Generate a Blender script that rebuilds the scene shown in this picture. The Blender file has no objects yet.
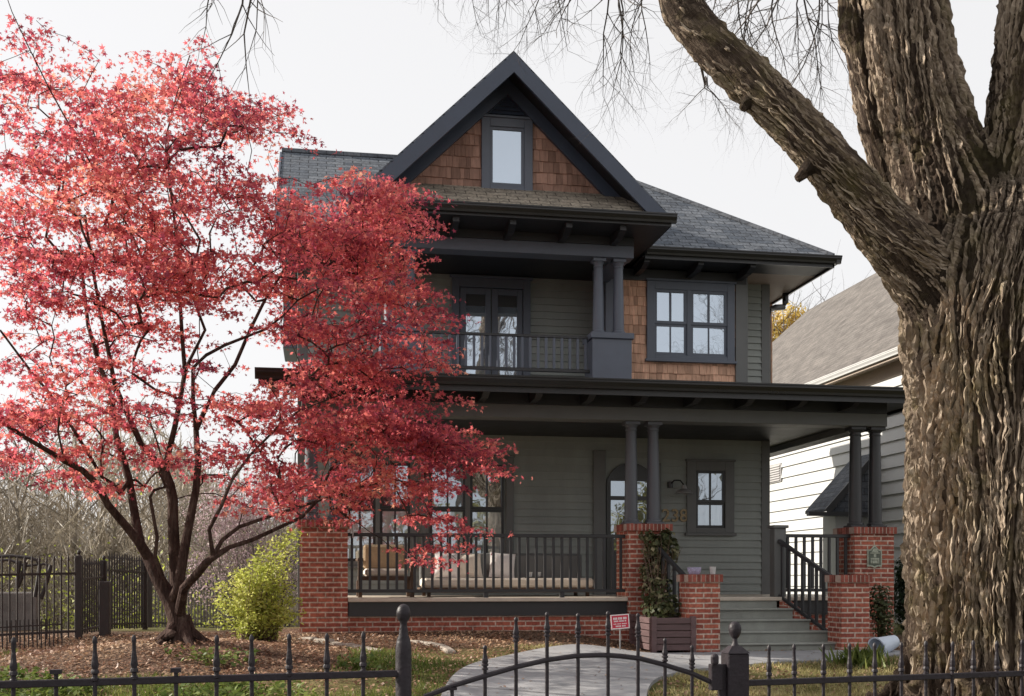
import bpy, math, random
import numpy as np
from mathutils import Vector, Matrix
random.seed(7); RNG = np.random.default_rng(11)
scene = bpy.context.scene
col = scene.collection
R = math.radians
# ------------------------------------------------------------------ camera model (used to turn measured pixels into points)
FOC, YAW, HOR, EYE = 1130.0, R(9.75), 579.0, 1.6
CY, SY = math.cos(YAW), math.sin(YAW)
def at(px, py, Y):
    t = math.tan(math.atan((px - 512) / FOC) + YAW)
    X = t * Y
    return (X, Y, EYE + (HOR - py) / FOC * (X * SY + Y * CY))

def sm(a, b, x):
    t = np.clip((np.asarray(x, float) - a) / (b - a), 0, 1)
    return t * t * (3 - 2 * t)

TREE = (5.12, 7.8)
MAPLE = (-1.44, 12.4)
def hgt(x, y):
    x = np.asarray(x, float); y = np.asarray(y, float)
    z = 0.605 - 0.0366 * (14 - np.minimum(y, 14)) + 0.1 * sm(14, 15.5, y)
    z = np.where(y < 3.7, z - 0.16 * (1 - sm(3.2, 3.7, y)), z)
    z = np.where(y < 3.2, np.minimum(z, .12 - .2*(1 - sm(1.9, 2.1, y))), z)
    z = z + 0.17 * sm(5.5, 12.5, y) * (1 - sm(3.0, 4.6, x))
    z = z + 0.24 * np.exp(-((x - MAPLE[0])**2 + (y - MAPLE[1])**2) / 1.8)
    z = z + 0.34 * np.exp(-((x - TREE[0])**2 + (y - TREE[1])**2) / 2.6)
    z = z + 0.20 * sm(5.0, 9.5, y) * sm(6.0, 8.0, x) * (1 - sm(13, 14.5, y))*0.5
    z = z - 0.75 * sm(16, 31, y) * (1 - sm(-0.5, 1.5, x))
    z = z + 0.02 * np.sin(x * 1.7 + 0.3 * y) * np.cos(y * 1.3) * (1 - sm(4.0, 4.6, x) * sm(12, 13, y))
    return z
def H(x, y): return float(hgt(x, y))
def ground_at(px, py):
    lo, hi = 3.0, 40.0
    for _ in range(50):
        m = (lo + hi) / 2
        p = at(px, py, m)
        if p[2] > H(p[0], p[1]): lo = m
        else: hi = m
    p = at(px, py, lo)
    return (p[0], p[1], H(p[0], p[1]))

# ------------------------------------------------------------------ materials
def newmat(name):
    m = bpy.data.materials.new(name); m.use_nodes = True
    nt = m.node_tree; nt.nodes.clear()
    out = nt.nodes.new('ShaderNodeOutputMaterial')
    return m, nt, out
def N(nt, t, **k):
    n = nt.nodes.new(t)
    for a, b in k.items():
        if a.startswith('i_'): n.inputs[a[2:].replace('_', ' ')].default_value = b
        else: setattr(n, a, b)
    return n
def L(nt, a, b): nt.links.new(a, b)
def rgb(c, k=1.0): return (c[0]*k, c[1]*k, c[2]*k, 1)
def ramp(nt, fac, stops):
    r = N(nt, 'ShaderNodeValToRGB'); e = r.color_ramp.elements
    while len(e) < len(stops): e.new(0.5)
    for q, (p, c) in zip(e, stops): q.position = p; q.color = c if len(c) == 4 else (*c, 1)
    if fac is not None: L(nt, fac, r.inputs[0])
    return r
def M_plain(name, c, rough=0.5, var=0.25, scale=6.0, bump=0.12, island=0.0, stretch=(1, 1, 1), metal=0.0, spec=0.5, fine=60, weather=0.0):
    m, nt, out = newmat(name)
    b = N(nt, 'ShaderNodeBsdfPrincipled'); b.inputs['Roughness'].default_value = rough
    b.inputs['Metallic'].default_value = metal; b.inputs['Specular IOR Level'].default_value = spec
    g = N(nt, 'ShaderNodeNewGeometry')
    mp = N(nt, 'ShaderNodeMapping'); mp.inputs['Scale'].default_value = stretch
    L(nt, g.outputs['Position'], mp.inputs['Vector'])
    n = N(nt, 'ShaderNodeTexNoise'); n.inputs['Scale'].default_value = scale; n.inputs['Detail'].default_value = 6; n.inputs['Roughness'].default_value = 0.65
    L(nt, mp.outputs[0], n.inputs['Vector'])
    r = ramp(nt, n.outputs['Fac'], [(0.25, rgb(c, 1 - var)), (0.75, rgb(c, 1 + var))])
    src = r.outputs[0]
    if island:
        mr = N(nt, 'ShaderNodeMapRange'); mr.inputs['To Min'].default_value = 1 - island; mr.inputs['To Max'].default_value = 1 + island
        L(nt, g.outputs['Random Per Island'], mr.inputs['Value'])
        mx = N(nt, 'ShaderNodeMix', data_type='RGBA', blend_type='MULTIPLY'); mx.inputs['Factor'].default_value = 1
        L(nt, src, mx.inputs['A']); L(nt, mr.outputs[0], mx.inputs['B']); src = mx.outputs['Result']
    L(nt, src, b.inputs['Base Color'])
    n2 = N(nt, 'ShaderNodeTexNoise'); n2.inputs['Scale'].default_value = fine; n2.inputs['Detail'].default_value = 4
    L(nt, mp.outputs[0], n2.inputs['Vector'])
    bp = N(nt, 'ShaderNodeBump'); bp.inputs['Strength'].default_value = bump; bp.inputs['Distance'].default_value = 0.02
    L(nt, n2.outputs['Fac'], bp.inputs['Height']); L(nt, bp.outputs[0], b.inputs['Normal'])
    rr = N(nt, 'ShaderNodeMapRange'); rr.inputs['To Min'].default_value = max(0, rough - 0.1); rr.inputs['To Max'].default_value = min(1, rough + 0.12)
    L(nt, n.outputs['Fac'], rr.inputs['Value']); L(nt, rr.outputs[0], b.inputs['Roughness'])
    L(nt, b.outputs[0], out.inputs[0])
    return m
def M_brick(name, c1, c2, mortar, bw=0.2127, rh=0.0677, ms=0.011, rough=0.85, bump=0.6, var=0.35):
    m, nt, out = newmat(name)
    b = N(nt, 'ShaderNodeBsdfPrincipled'); b.inputs['Roughness'].default_value = rough; b.inputs['Specular IOR Level'].default_value = 0.25
    uv = N(nt, 'ShaderNodeUVMap')
    g = N(nt, 'ShaderNodeNewGeometry')
    wn = N(nt, 'ShaderNodeTexNoise'); wn.inputs['Scale'].default_value = 9; L(nt, g.outputs['Position'], wn.inputs['Vector'])
    sc = N(nt, 'ShaderNodeVectorMath', operation='SCALE'); sc.inputs['Scale'].default_value = 0.008
    L(nt, wn.outputs['Color'], sc.inputs[0])
    ad = N(nt, 'ShaderNodeVectorMath', operation='ADD'); L(nt, uv.outputs[0], ad.inputs[0]); L(nt, sc.outputs[0], ad.inputs[1])
    t = N(nt, 'ShaderNodeTexBrick'); t.inputs['Scale'].default_value = 1; t.inputs['Brick Width'].default_value = bw; t.inputs['Row Height'].default_value = rh
    t.inputs['Mortar Size'].default_value = ms; t.inputs['Mortar Smooth'].default_value = 0.25; t.inputs['Bias'].default_value = 0.0
    t.inputs['Color1'].default_value = rgb(c1); t.inputs['Color2'].default_value = rgb(c2); t.inputs['Mortar'].default_value = rgb(mortar)
    L(nt, ad.outputs[0], t.inputs['Vector'])
    n = N(nt, 'ShaderNodeTexNoise'); n.inputs['Scale'].default_value = 25; n.inputs['Detail'].default_value = 6; L(nt, g.outputs['Position'], n.inputs['Vector'])
    r = ramp(nt, n.outputs['Fac'], [(0.3, (1-var,)*3), (0.7, (1+var*0.6,)*3)])
    mx = N(nt, 'ShaderNodeMix', data_type='RGBA', blend_type='MULTIPLY'); mx.inputs['Factor'].default_value = 1
    L(nt, t.outputs['Color'], mx.inputs['A']); L(nt, r.outputs[0], mx.inputs['B']); L(nt, mx.outputs['Result'], b.inputs['Base Color'])
    nl_ = N(nt, 'ShaderNodeTexNoise'); nl_.inputs['Scale'].default_value = 2.4; nl_.inputs['Detail'].default_value = 7; nl_.inputs['Roughness'].default_value = .7; L(nt, g.outputs['Position'], nl_.inputs['Vector'])
    rl_ = ramp(nt, nl_.outputs['Fac'], [(.28, (.62, .60, .60)), (.5, (1, 1, 1)), (.72, (1.28, 1.25, 1.22))]); m9 = N(nt, 'ShaderNodeMix', data_type='RGBA', blend_type='MULTIPLY'); m9.inputs['Factor'].default_value = 1; L(nt, mx.outputs['Result'], m9.inputs['A']); L(nt, rl_.outputs[0], m9.inputs['B']); L(nt, m9.outputs['Result'], b.inputs['Base Color'])
    mm = N(nt, 'ShaderNodeMath', operation='MULTIPLY_ADD'); mm.inputs[1].default_value = -1.0; L(nt, t.outputs['Fac'], mm.inputs[0])
    m2 = N(nt, 'ShaderNodeMath', operation='MULTIPLY'); m2.inputs[1].default_value = 0.5; L(nt, n.outputs['Fac'], m2.inputs[0]); L(nt, m2.outputs[0], mm.inputs[2])
    bp = N(nt, 'ShaderNodeBump'); bp.inputs['Strength'].default_value = bump; bp.inputs['Distance'].default_value = 0.012
    L(nt, mm.outputs[0], bp.inputs['Height']); L(nt, bp.outputs[0], b.inputs['Normal'])
    L(nt, b.outputs[0], out.inputs[0]); return m
def M_leaf(name, stops, trans=0.45, rough=0.5, k=1.0, clump=1.2):
    m, nt, out = newmat(name)
    g = N(nt, 'ShaderNodeNewGeometry')
    n = N(nt, 'ShaderNodeTexNoise'); n.inputs['Scale'].default_value = clump; n.inputs['Detail'].default_value = 3; L(nt, g.outputs['Position'], n.inputs['Vector'])
    a = N(nt, 'ShaderNodeMath', operation='MULTIPLY_ADD'); a.inputs[1].default_value = 0.55; L(nt, g.outputs['Random Per Island'], a.inputs[0])
    s = N(nt, 'ShaderNodeMath', operation='MULTIPLY_ADD'); s.inputs[1].default_value = 1.6; s.inputs[2].default_value = -0.55; L(nt, n.outputs['Fac'], s.inputs[0])
    L(nt, s.outputs[0], a.inputs[2])
    r = ramp(nt, a.outputs[0], stops)
    d = N(nt, 'ShaderNodeBsdfPrincipled'); d.inputs['Roughness'].default_value = rough; d.inputs['Specular IOR Level'].default_value = 0.3
    tr = N(nt, 'ShaderNodeBsdfTranslucent'); L(nt, r.outputs[0], d.inputs['Base Color']); L(nt, r.outputs[0], tr.inputs['Color'])
    mx = N(nt, 'ShaderNodeMixShader'); mx.inputs[0].default_value = trans
    L(nt, d.outputs[0], mx.inputs[1]); L(nt, tr.outputs[0], mx.inputs[2]); L(nt, mx.outputs[0], out.inputs[0]); return m
def M_glass(name, c, refl=0.3, var=0.3, folds=0.0):
    """window pane with the room or curtain behind it: a mirror-like film over what stands behind"""
    m, nt, out = newmat(name)
    g = N(nt, 'ShaderNodeNewGeometry')
    mp = N(nt, 'ShaderNodeMapping'); mp.inputs['Scale'].default_value = (1, 1, 0.12 if folds else 1); L(nt, g.outputs['Position'], mp.inputs['Vector'])
    n = N(nt, 'ShaderNodeTexNoise'); n.inputs['Scale'].default_value = 14 if folds else 2.2; n.inputs['Detail'].default_value = 3; L(nt, mp.outputs[0], n.inputs['Vector'])
    r = ramp(nt, n.outputs['Fac'], [(0.3, rgb(c, 1 - var)), (0.7, rgb(c, 1 + var))])
    d = N(nt, 'ShaderNodeBsdfDiffuse'); L(nt, r.outputs[0], d.inputs[0])
    gl = N(nt, 'ShaderNodeBsdfGlossy'); gl.inputs['Roughness'].default_value = 0.015; gl.inputs['Color'].default_value = (0.78, 0.88, 1, 1)
    n2 = N(nt, 'ShaderNodeTexNoise'); n2.inputs['Scale'].default_value = 1.6; L(nt, g.outputs['Position'], n2.inputs['Vector'])
    bp = N(nt, 'ShaderNodeBump'); bp.inputs['Strength'].default_value = 0.04; bp.inputs['Distance'].default_value = 0.1; L(nt, n2.outputs['Fac'], bp.inputs['Height']); L(nt, bp.outputs[0], gl.inputs['Normal'])
    f = N(nt, 'ShaderNodeLayerWeight'); f.inputs['Blend'].default_value = 0.25
    mr = N(nt, 'ShaderNodeMapRange'); mr.inputs['To Min'].default_value = refl; mr.inputs['To Max'].default_value = 1; L(nt, f.outputs['Fresnel'], mr.inputs['Value'])
    mx = N(nt, 'ShaderNodeMixShader'); L(nt, mr.outputs[0], mx.inputs[0]); L(nt, d.outputs[0], mx.inputs[1]); L(nt, gl.outputs[0], mx.inputs[2]); L(nt, mx.outputs[0], out.inputs[0]); return m
def M_bark(name, c_lo, c_mid, c_hi, scale=10, zs=0.18, bump=1.0, moss=0.0, dist=0.03, attr=None):
    m, nt, out = newmat(name)
    b = N(nt, 'ShaderNodeBsdfPrincipled'); b.inputs['Roughness'].default_value = 0.92; b.inputs['Specular IOR Level'].default_value = 0.15
    g = N(nt, 'ShaderNodeNewGeometry')
    mp = N(nt, 'ShaderNodeMapping'); mp.inputs['Scale'].default_value = (1, 1, zs); L(nt, N(nt, 'ShaderNodeAttribute', attribute_name=attr).outputs['Vector'] if attr else g.outputs['Position'], mp.inputs['Vector'])
    n = N(nt, 'ShaderNodeTexNoise'); n.inputs['Scale'].default_value = scale; n.inputs['Detail'].default_value = 9; n.inputs['Roughness'].default_value = 0.7; n.inputs['Distortion'].default_value = 0.6
    L(nt, mp.outputs[0], n.inputs['Vector'])
    r = ramp(nt, n.outputs['Fac'], [(0.32, c_lo), (0.5, c_mid), (0.68, c_hi)])
    src = r.outputs[0]
    if moss:
        n3 = N(nt, 'ShaderNodeTexNoise'); n3.inputs['Scale'].default_value = 2.3; n3.inputs['Detail'].default_value = 8; n3.inputs['Roughness'].default_value = 0.75; L(nt, g.outputs['Position'], n3.inputs['Vector'])
        rm = ramp(nt, n3.outputs['Fac'], [(0.50, (0, 0, 0)), (0.66, (moss,)*3)])
        mx = N(nt, 'ShaderNodeMix', data_type='RGBA'); L(nt, rm.outputs[0], mx.inputs['Factor']); L(nt, src, mx.inputs['A']); mx.inputs['B'].default_value = (0.17, 0.15, 0.045, 1); src = mx.outputs['Result']
    L(nt, src, b.inputs['Base Color'])
    n2 = N(nt, 'ShaderNodeTexNoise'); n2.inputs['Scale'].default_value = scale * 4; n2.inputs['Detail'].default_value = 6; L(nt, mp.outputs[0], n2.inputs['Vector'])
    ad = N(nt, 'ShaderNodeMath', operation='ADD'); L(nt, n.outputs['Fac'], ad.inputs[0]); L(nt, n2.outputs['Fac'], ad.inputs[1])
    bp = N(nt, 'ShaderNodeBump'); bp.inputs['Strength'].default_value = bump; bp.inputs['Distance'].default_value = dist
    L(nt, ad.outputs[0], bp.inputs['Height']); L(nt, bp.outputs[0], b.inputs['Normal']); L(nt, b.outputs[0], out.inputs[0]); return m

MT = {}
MT['trim'] = M_plain('blue_grey_paint', (0.100, 0.115, 0.150), 0.45, 0.12, 3, 0.05)
MT['barge'] = M_plain('deep_blue_grey_paint', (0.050, 0.064, 0.098), 0.4, 0.12, 3, 0.05)
MT['column'] = M_plain('dark_grey_column_paint', (0.085, 0.090, 0.105), 0.45, 0.16, 3, 0.06, stretch=(1, 1, .4))
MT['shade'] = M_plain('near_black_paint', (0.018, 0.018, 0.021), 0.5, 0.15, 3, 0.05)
MT['dark'] = M_plain('charcoal_paint', (0.030, 0.030, 0.033), 0.4, 0.15, 3, 0.05)
MT['greige'] = M_plain('grey_paint', (0.130, 0.132, 0.130), 0.5, 0.12, 3, 0.05)
MT['black'] = M_plain('black_gutter_paint', (0.016, 0.015, 0.015), 0.3, 0.15, 3, 0.03)
MT['siding'] = M_plain('green_grey_siding_paint', (0.275, 0.295, 0.278), 0.55, 0.16, 2.2, 0.10, island=0.06, stretch=(1, 1, .35))
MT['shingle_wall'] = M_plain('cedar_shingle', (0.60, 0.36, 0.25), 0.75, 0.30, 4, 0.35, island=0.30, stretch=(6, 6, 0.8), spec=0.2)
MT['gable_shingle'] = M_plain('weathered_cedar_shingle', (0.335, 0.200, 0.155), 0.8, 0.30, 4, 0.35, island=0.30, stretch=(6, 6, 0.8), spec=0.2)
MT['roof'] = M_brick('blue_grey_roof_shingle', (0.085, 0.10, 0.125), (0.16, 0.175, 0.20), (0.035, 0.04, 0.05), 0.30, 0.14, 0.009, 0.9, 0.9, 0.45)
MT['pent'] = M_brick('brown_grey_roof_shingle', (0.24, 0.21, 0.17), (0.34, 0.295, 0.24), (0.11, 0.095, 0.08), 0.30, 0.14, 0.009, 0.9, 0.9, 0.45)
MT['nroof'] = M_brick('pale_brown_roof_shingle', (0.118, 0.108, 0.102), (0.16, 0.147, 0.138), (0.08, 0.073, 0.069), 0.30, 0.14, 0.007, 0.95, 0.25, 0.2)
MT['slate'] = M_brick('slate_grey_roof_shingle', (0.09, 0.10, 0.12), (0.13, 0.14, 0.16), (0.05, 0.05, 0.06), 0.30, 0.14, 0.007, 0.9, 0.6, 0.3)
MT['brick'] = M_brick('red_brick', (0.42, 0.130, 0.085), (0.28, 0.076, 0.056), (0.54, 0.41, 0.34))
MT['capbrick'] = M_plain('red_cap_brick', (0.27, 0.082, 0.062), 0.85, 0.3, 20, 0.4, island=0.35, spec=0.2)
MT['mortar'] = M_plain('mortar', (0.42, 0.31, 0.26), 0.9, 0.2, 20, 0.3)
MT['floor'] = M_plain('porch_floor_paint', (0.56, 0.49, 0.41), 0.5, 0.15, 5, 0.08)
MT['stair'] = M_plain('green_grey_stair_paint', (0.275, 0.285, 0.26), 0.45, 0.18, 5, 0.08)
MT['soffit'] = M_plain('tan_soffit_paint_and_bounce', (0.36, 0.29, 0.235), 0.6, 0.12, 3, 0.05)  # tan trim next door; on the house's side soffit, bounce light put into colour
MT['curtain'] = M_glass('pane_over_white_curtain', (0.42, 0.46, 0.45), 0.36, 0.25, 1)
MT['room'] = M_glass('pane_over_dark_room', (0.10, 0.105, 0.09), 0.42, 0.5)
MT['sky_pane'] = M_glass('pane_over_pale_blind', (0.26, 0.31, 0.36), 0.55, 0.2)
MT['iron'] = M_plain('black_iron', (0.017, 0.012, 0.016), 0.5, 0.35, 20, 0.2, spec=0.35)
MT['oldiron'] = M_plain('brown_black_iron', (0.028, 0.02, 0.019), 0.6, 0.35, 20, 0.2)
MT['white'] = M_plain('white_paint', (0.50, 0.505, 0.505), 0.6, 0.06, 2, 0.08, island=0.05)
MT['cream'] = M_plain('cream_cloth', (0.74, 0.66, 0.57), 0.9, 0.1, 10, 0.3)
MT['pillow'] = M_plain('white_cloth', (0.76, 0.72, 0.70), 0.9, 0.1, 10, 0.3)
MT['tan'] = M_plain('tan_cloth', (0.36, 0.26, 0.16), 0.9, 0.2, 12, 0.4)
MT['wood'] = M_plain('brown_wood', (0.10, 0.055, 0.033), 0.55, 0.35, 6, 0.2, stretch=(1, 1, 5))
MT['planter'] = M_plain('plum_brown_wood', (0.105, 0.062, 0.063), 0.6, 0.3, 5, 0.2, stretch=(1, 1, 6), island=0.15)
MT['stone'] = M_plain('pale_edging_stone', (0.34, 0.30, 0.255), 0.9, 0.25, 8, 0.5)
MT['dullstone'] = M_plain('dull_grey_stone', (0.17, 0.155, 0.145), 0.9, 0.35, 4, 0.6)
MT['path'] = M_plain('grey_concrete', (0.265, 0.265, 0.275), 0.85, 0.26, 1.6, 0.25, fine=90)
MT['asphalt'] = M_plain('asphalt', (0.09, 0.09, 0.092), 0.9, 0.2, 3, 0.4)
MT['brass'] = M_plain('bronze', (0.21, 0.155, 0.09), 0.4, 0.2, 10, 0.1, metal=0.6)
MT['plaque'] = M_plain('verdigris_metal', (0.36, 0.38, 0.31), 0.5, 0.35, 30, 0.3, metal=0.3)
MT['plaque_dark'] = M_plain('dark_plaque_field', (0.10, 0.115, 0.09), 0.6, 0.5, 30, 0.3)
MT['red'] = M_plain('red_sign_face', (0.56, 0.035, 0.07), 0.5, 0.08, 8, 0.02)
MT['signwhite'] = M_plain('white_sign_ink', (0.78, 0.72, 0.72), 0.5, 0.05, 8, 0.02)
MT['galv'] = M_plain('grey_steel', (0.35, 0.34, 0.34), 0.5, 0.15, 8, 0.05, metal=0.4)
MT['tub'] = M_plain('pale_blue_plastic', (0.52, 0.58, 0.68), 0.35, 0.08, 4, 0.03)
MT['ceramic'] = M_plain('pale_ceramic', (0.55, 0.55, 0.55), 0.3, 0.1, 30, 0.03)
MT['violet'] = M_plain('violet_patterned_ceramic', (0.42, 0.40, 0.58), 0.4, 0.55, 55, 0.03)
MT['maple_bark'] = M_bark('maple_bark', (0.022, 0.013, 0.011, 1), (0.06, 0.036, 0.03, 1), (0.12, 0.085, 0.07, 1), 18, 0.25, 0.8, dist=0.02)
MT['bark'] = M_bark('weathered_lit_bark_ridge', (0.115, 0.086, 0.064, 1), (0.28, 0.218, 0.165, 1), (0.54, 0.445, 0.35, 1), 24, 1, 1.0, moss=0.4, attr='bark')  # weathered bark, paled further so the ridges carry sunlight in their colour
MT['shaded_inner_bark'] = M_bark('inner_bark_with_furrow_shade', (0.022, 0.015, 0.012, 1), (0.066, 0.046, 0.034, 1), (0.19, 0.145, 0.11, 1), 26, 1, 1.0, moss=0.35, attr='bark')  # inner bark with the shade of the furrows darkened into its colour
MT['twig'] = M_plain('grey_brown_twig', (0.085, 0.072, 0.066), 0.9, 0.3, 8, 0.3)
MT['maple'] = M_leaf('red_maple_leaf', [(0.0, (0.15, 0.026, 0.058)), (0.25, (0.36, 0.062, 0.100)), (0.5, (0.62, 0.130, 0.150)), (0.75, (0.79, 0.225, 0.195)), (1.0, (0.88, 0.47, 0.32))], 0.62, clump=.8)
MT['lime'] = M_leaf('yellow_green_leaf', [(0.0, (0.22, 0.27, 0.04)), (0.5, (0.50, 0.55, 0.11)), (1.0, (0.74, 0.72, 0.28))], 0.55)
MT['evergreen'] = M_leaf('dark_green_leaf', [(0.0, (0.012, 0.025, 0.012)), (0.6, (0.03, 0.055, 0.025)), (1.0, (0.07, 0.10, 0.04))], 0.2)
MT['vine'] = M_leaf('vine_leaf', [(0.0, (0.02, 0.03, 0.012)), (0.5, (0.07, 0.085, 0.035)), (0.8, (0.15, 0.15, 0.07)), (1.0, (0.38, 0.33, 0.20))], 0.3)
MT['yellow'] = M_leaf('yellow_autumn_leaf', [(0.0, (0.38, 0.25, 0.06)), (0.5, (0.62, 0.45, 0.12)), (1.0, (0.76, 0.62, 0.24))], 0.4)
MT['pink'] = M_leaf('dusty_pink_twig_tip', [(0.0, (0.20, 0.14, 0.15)), (0.5, (0.42, 0.31, 0.34)), (1.0, (0.62, 0.47, 0.50))], 0.4)
MT['dry'] = M_leaf('dry_leaf', [(0.0, (0.09, 0.045, 0.03)), (0.4, (0.22, 0.12, 0.075)), (0.75, (0.42, 0.27, 0.17)), (1.0, (0.55, 0.40, 0.26))], 0.15)
MT['red_litter'] = M_leaf('fallen_leaf', [(0.0, (0.11, 0.055, 0.04)), (0.45, (0.31, 0.175, 0.115)), (0.8, (0.50, 0.34, 0.22)), (1.0, (0.62, 0.47, 0.33))], 0.2)
MT['grass'] = M_leaf('grass_blade', [(0.0, (0.05, 0.075, 0.015)), (0.5, (0.13, 0.17, 0.035)), (1.0, (0.30, 0.29, 0.10))], 0.35, clump=0.8)
MT['drygrass'] = M_leaf('dry_grass_blade', [(0.0, (0.14, 0.14, 0.045)), (0.5, (0.37, 0.32, 0.14)), (1.0, (0.56, 0.48, 0.26))], 0.3, clump=1.0)
MT['cover'] = M_leaf('ground_cover_leaf', [(0.0, (0.03, 0.055, 0.012)), (0.5, (0.11, 0.16, 0.035)), (1.0, (0.26, 0.30, 0.08))], 0.35)
MT['woods'] = M_leaf('far_twig', [(0.0, (0.11, 0.09, 0.07)), (0.4, (0.24, 0.20, 0.155)), (0.75, (0.40, 0.345, 0.275)), (1.0, (0.54, 0.47, 0.37))], 0.3, clump=0.35)
MT['street'] = M_leaf('street_tree_leaf', [(0.0, (0.06, 0.06, 0.02)), (0.5, (0.20, 0.18, 0.05)), (1.0, (0.42, 0.36, 0.12))], 0.3, clump=0.4)

# ------------------------------------------------------------------ mesh helpers
def set_uv(me):
    nl = len(me.loops); npoly = len(me.polygons)
    if not nl: return
    co = np.empty(len(me.vertices) * 3); me.vertices.foreach_get('co', co); co = co.reshape(-1, 3)
    vi = np.empty(nl, np.int32); me.loops.foreach_get('vertex_index', vi)
    nr = np.empty(npoly * 3); me.polygons.foreach_get('normal', nr); nr = nr.reshape(-1, 3)
    lt = np.empty(npoly, np.int32); me.polygons.foreach_get('loop_total', lt)
    nn = np.repeat(nr, lt, axis=0); p = co[vi]
    flat = np.abs(nn[:, 2]) > 0.97
    t = np.stack([-nn[:, 1], nn[:, 0], np.zeros(nl)], 1); ln = np.linalg.norm(t, axis=1, keepdims=True); t = t / np.maximum(ln, 1e-6)
    b = np.cross(nn, t)
    u = np.where(flat, p[:, 0], (p * t).sum(1)); v = np.where(flat, p[:, 1], (p * b).sum(1))
    uv = me.uv_layers.new(name='UVMap'); uv.data.foreach_set('uv', np.stack([u, v], 1).ravel())

def link(name, me, mat, parent=None, smooth=False):
    o = bpy.data.objects.new(name, me); col.objects.link(o)
    if mat is not None: me.materials.append(mat)
    if smooth: me.polygons.foreach_set('use_smooth', np.ones(len(me.polygons), bool))
    if parent is not None: setparent(o, parent)
    return o
WM = {}
def world_of(o):
    m = o.matrix_parent_inverse @ o.matrix_basis
    return world_of(o.parent) @ m if o.parent else o.matrix_basis.copy()
def setparent(o, p):
    o.parent = p; o.matrix_parent_inverse = world_of(p).inverted()

class MB:
    def __init__(s): s.v = []; s.f = []
    def add(s, vs, fs):
        k = len(s.v); s.v.extend([tuple(map(float, q)) for q in vs]); s.f.extend([tuple(i + k for i in q) for q in fs]); return s
    def box(s, x0, x1, y0, y1, z0, z1):
        return s.add([(x0,y0,z0),(x1,y0,z0),(x1,y1,z0),(x0,y1,z0),(x0,y0,z1),(x1,y0,z1),(x1,y1,z1),(x0,y1,z1)],
                     [(0,3,2,1),(4,5,6,7),(0,1,5,4),(1,2,6,5),(2,3,7,6),(3,0,4,7)])
    def obox(s, p, q, w, h, up=(0, 0, 1)):
        """bar of section w (sideways) by h (along up) from p to q"""
        p = Vector(p); q = Vector(q); d = (q - p).normalized(); sd = d.cross(Vector(up))
        if sd.length < 1e-5: sd = d.cross(Vector((0, 1, 0)))
        sd.normalize(); u = sd.cross(d).normalized(); sd *= w / 2; u *= h / 2
        vs = [p - sd - u, p + sd - u, p + sd + u, p - sd + u, q - sd - u, q + sd - u, q + sd + u, q - sd + u]
        return s.add(vs, [(0,1,2,3),(7,6,5,4),(0,4,5,1),(1,5,6,2),(2,6,7,3),(3,7,4,0)])
    def slab(s, pts, th):
        n = len(pts); lo = [(p[0], p[1], p[2] - th) for p in pts]
        fs = [tuple(range(n)), tuple(range(2*n - 1, n - 1, -1))] + [(i, n + i, n + (i+1) % n, (i+1) % n) for i in range(n)]
        return s.add(list(pts) + lo, fs)
    def prism_y(s, poly, y0, y1):
        n = len(poly)
        vs = [(x, y0, z) for x, z in poly] + [(x, y1, z) for x, z in poly]
        return s.add(vs, [tuple(range(n)), tuple(range(2*n - 1, n - 1, -1))] + [(i, n + i, n + (i+1) % n, (i+1) % n) for i in range(n)])
    def prism_x(s, poly, x0, x1):
        n = len(poly)
        vs = [(x0, y, z) for y, z in poly] + [(x1, y, z) for y, z in poly]
        return s.add(vs, [tuple(range(n - 1, -1, -1)), tuple(range(n, 2*n))] + [(i, (i+1) % n, n + (i+1) % n, n + i) for i in range(n)])
    def tube(s, pts, rad, n=6, cap=True):
        pts = [Vector(p) for p in pts]; k = len(pts)
        if not hasattr(rad, '__len__'): rad = [rad] * k
        vs = []; ref = Vector((0.31, 0.55, 0.77))
        for i, p in enumerate(pts):
            d = (pts[min(i+1, k-1)] - pts[max(i-1, 0)])
            if d.length < 1e-9: d = Vector((0, 0, 1))
            d.normalize(); a = d.cross(ref)
            if a.length < 0.15: a = d.cross(Vector((1, 0, 0)))
            a.normalize(); b = d.cross(a); 
            for j in range(n):
                t = 2 * math.pi * j / n; vs.append(p + (a * math.cos(t) + b * math.sin(t)) * rad[i])
        fs = [(i*n + j, i*n + (j+1) % n, (i+1)*n + (j+1) % n, (i+1)*n + j) for i in range(k - 1) for j in range(n)]
        if cap: fs += [tuple(range(n - 1, -1, -1)), tuple((k-1)*n + j for j in range(n))]
        return s.add(vs, fs)
    def lathe(s, c, prof, n=16, axis='z'):
        vs = []
        for r, z in prof:
            for j in range(n):
                t = 2 * math.pi * j / n; vs.append((c[0] + r * math.cos(t), c[1] + r * math.sin(t), c[2] + z))
        k = len(prof)
        fs = [(i*n + j, i*n + (j+1) % n, (i+1)*n + (j+1) % n, (i+1)*n + j) for i in range(k - 1) for j in range(n)]
        fs += [tuple(range(n - 1, -1, -1)), tuple((k-1)*n + j for j in range(n))]
        return s.add(vs, fs)
    def mesh(s, name):
        me = bpy.data.meshes.new(name); me.from_pydata(s.v, [], s.f); me.update(); set_uv(me); return me
    def build(s, name, mat, parent=None, smooth=False, bevel=0.0):
        o = link(name, s.mesh(name), MT[mat] if isinstance(mat, str) else mat, parent, False)
        if smooth:
            o.data.polygons.foreach_set('use_smooth', np.ones(len(o.data.polygons), bool))
            o.data.set_sharp_from_angle(angle=R(40))
        if bevel:
            b = o.modifiers.new('Bevel', 'BEVEL'); b.width = bevel; b.segments = 1; b.limit_method = 'ANGLE'
        return o

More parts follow.
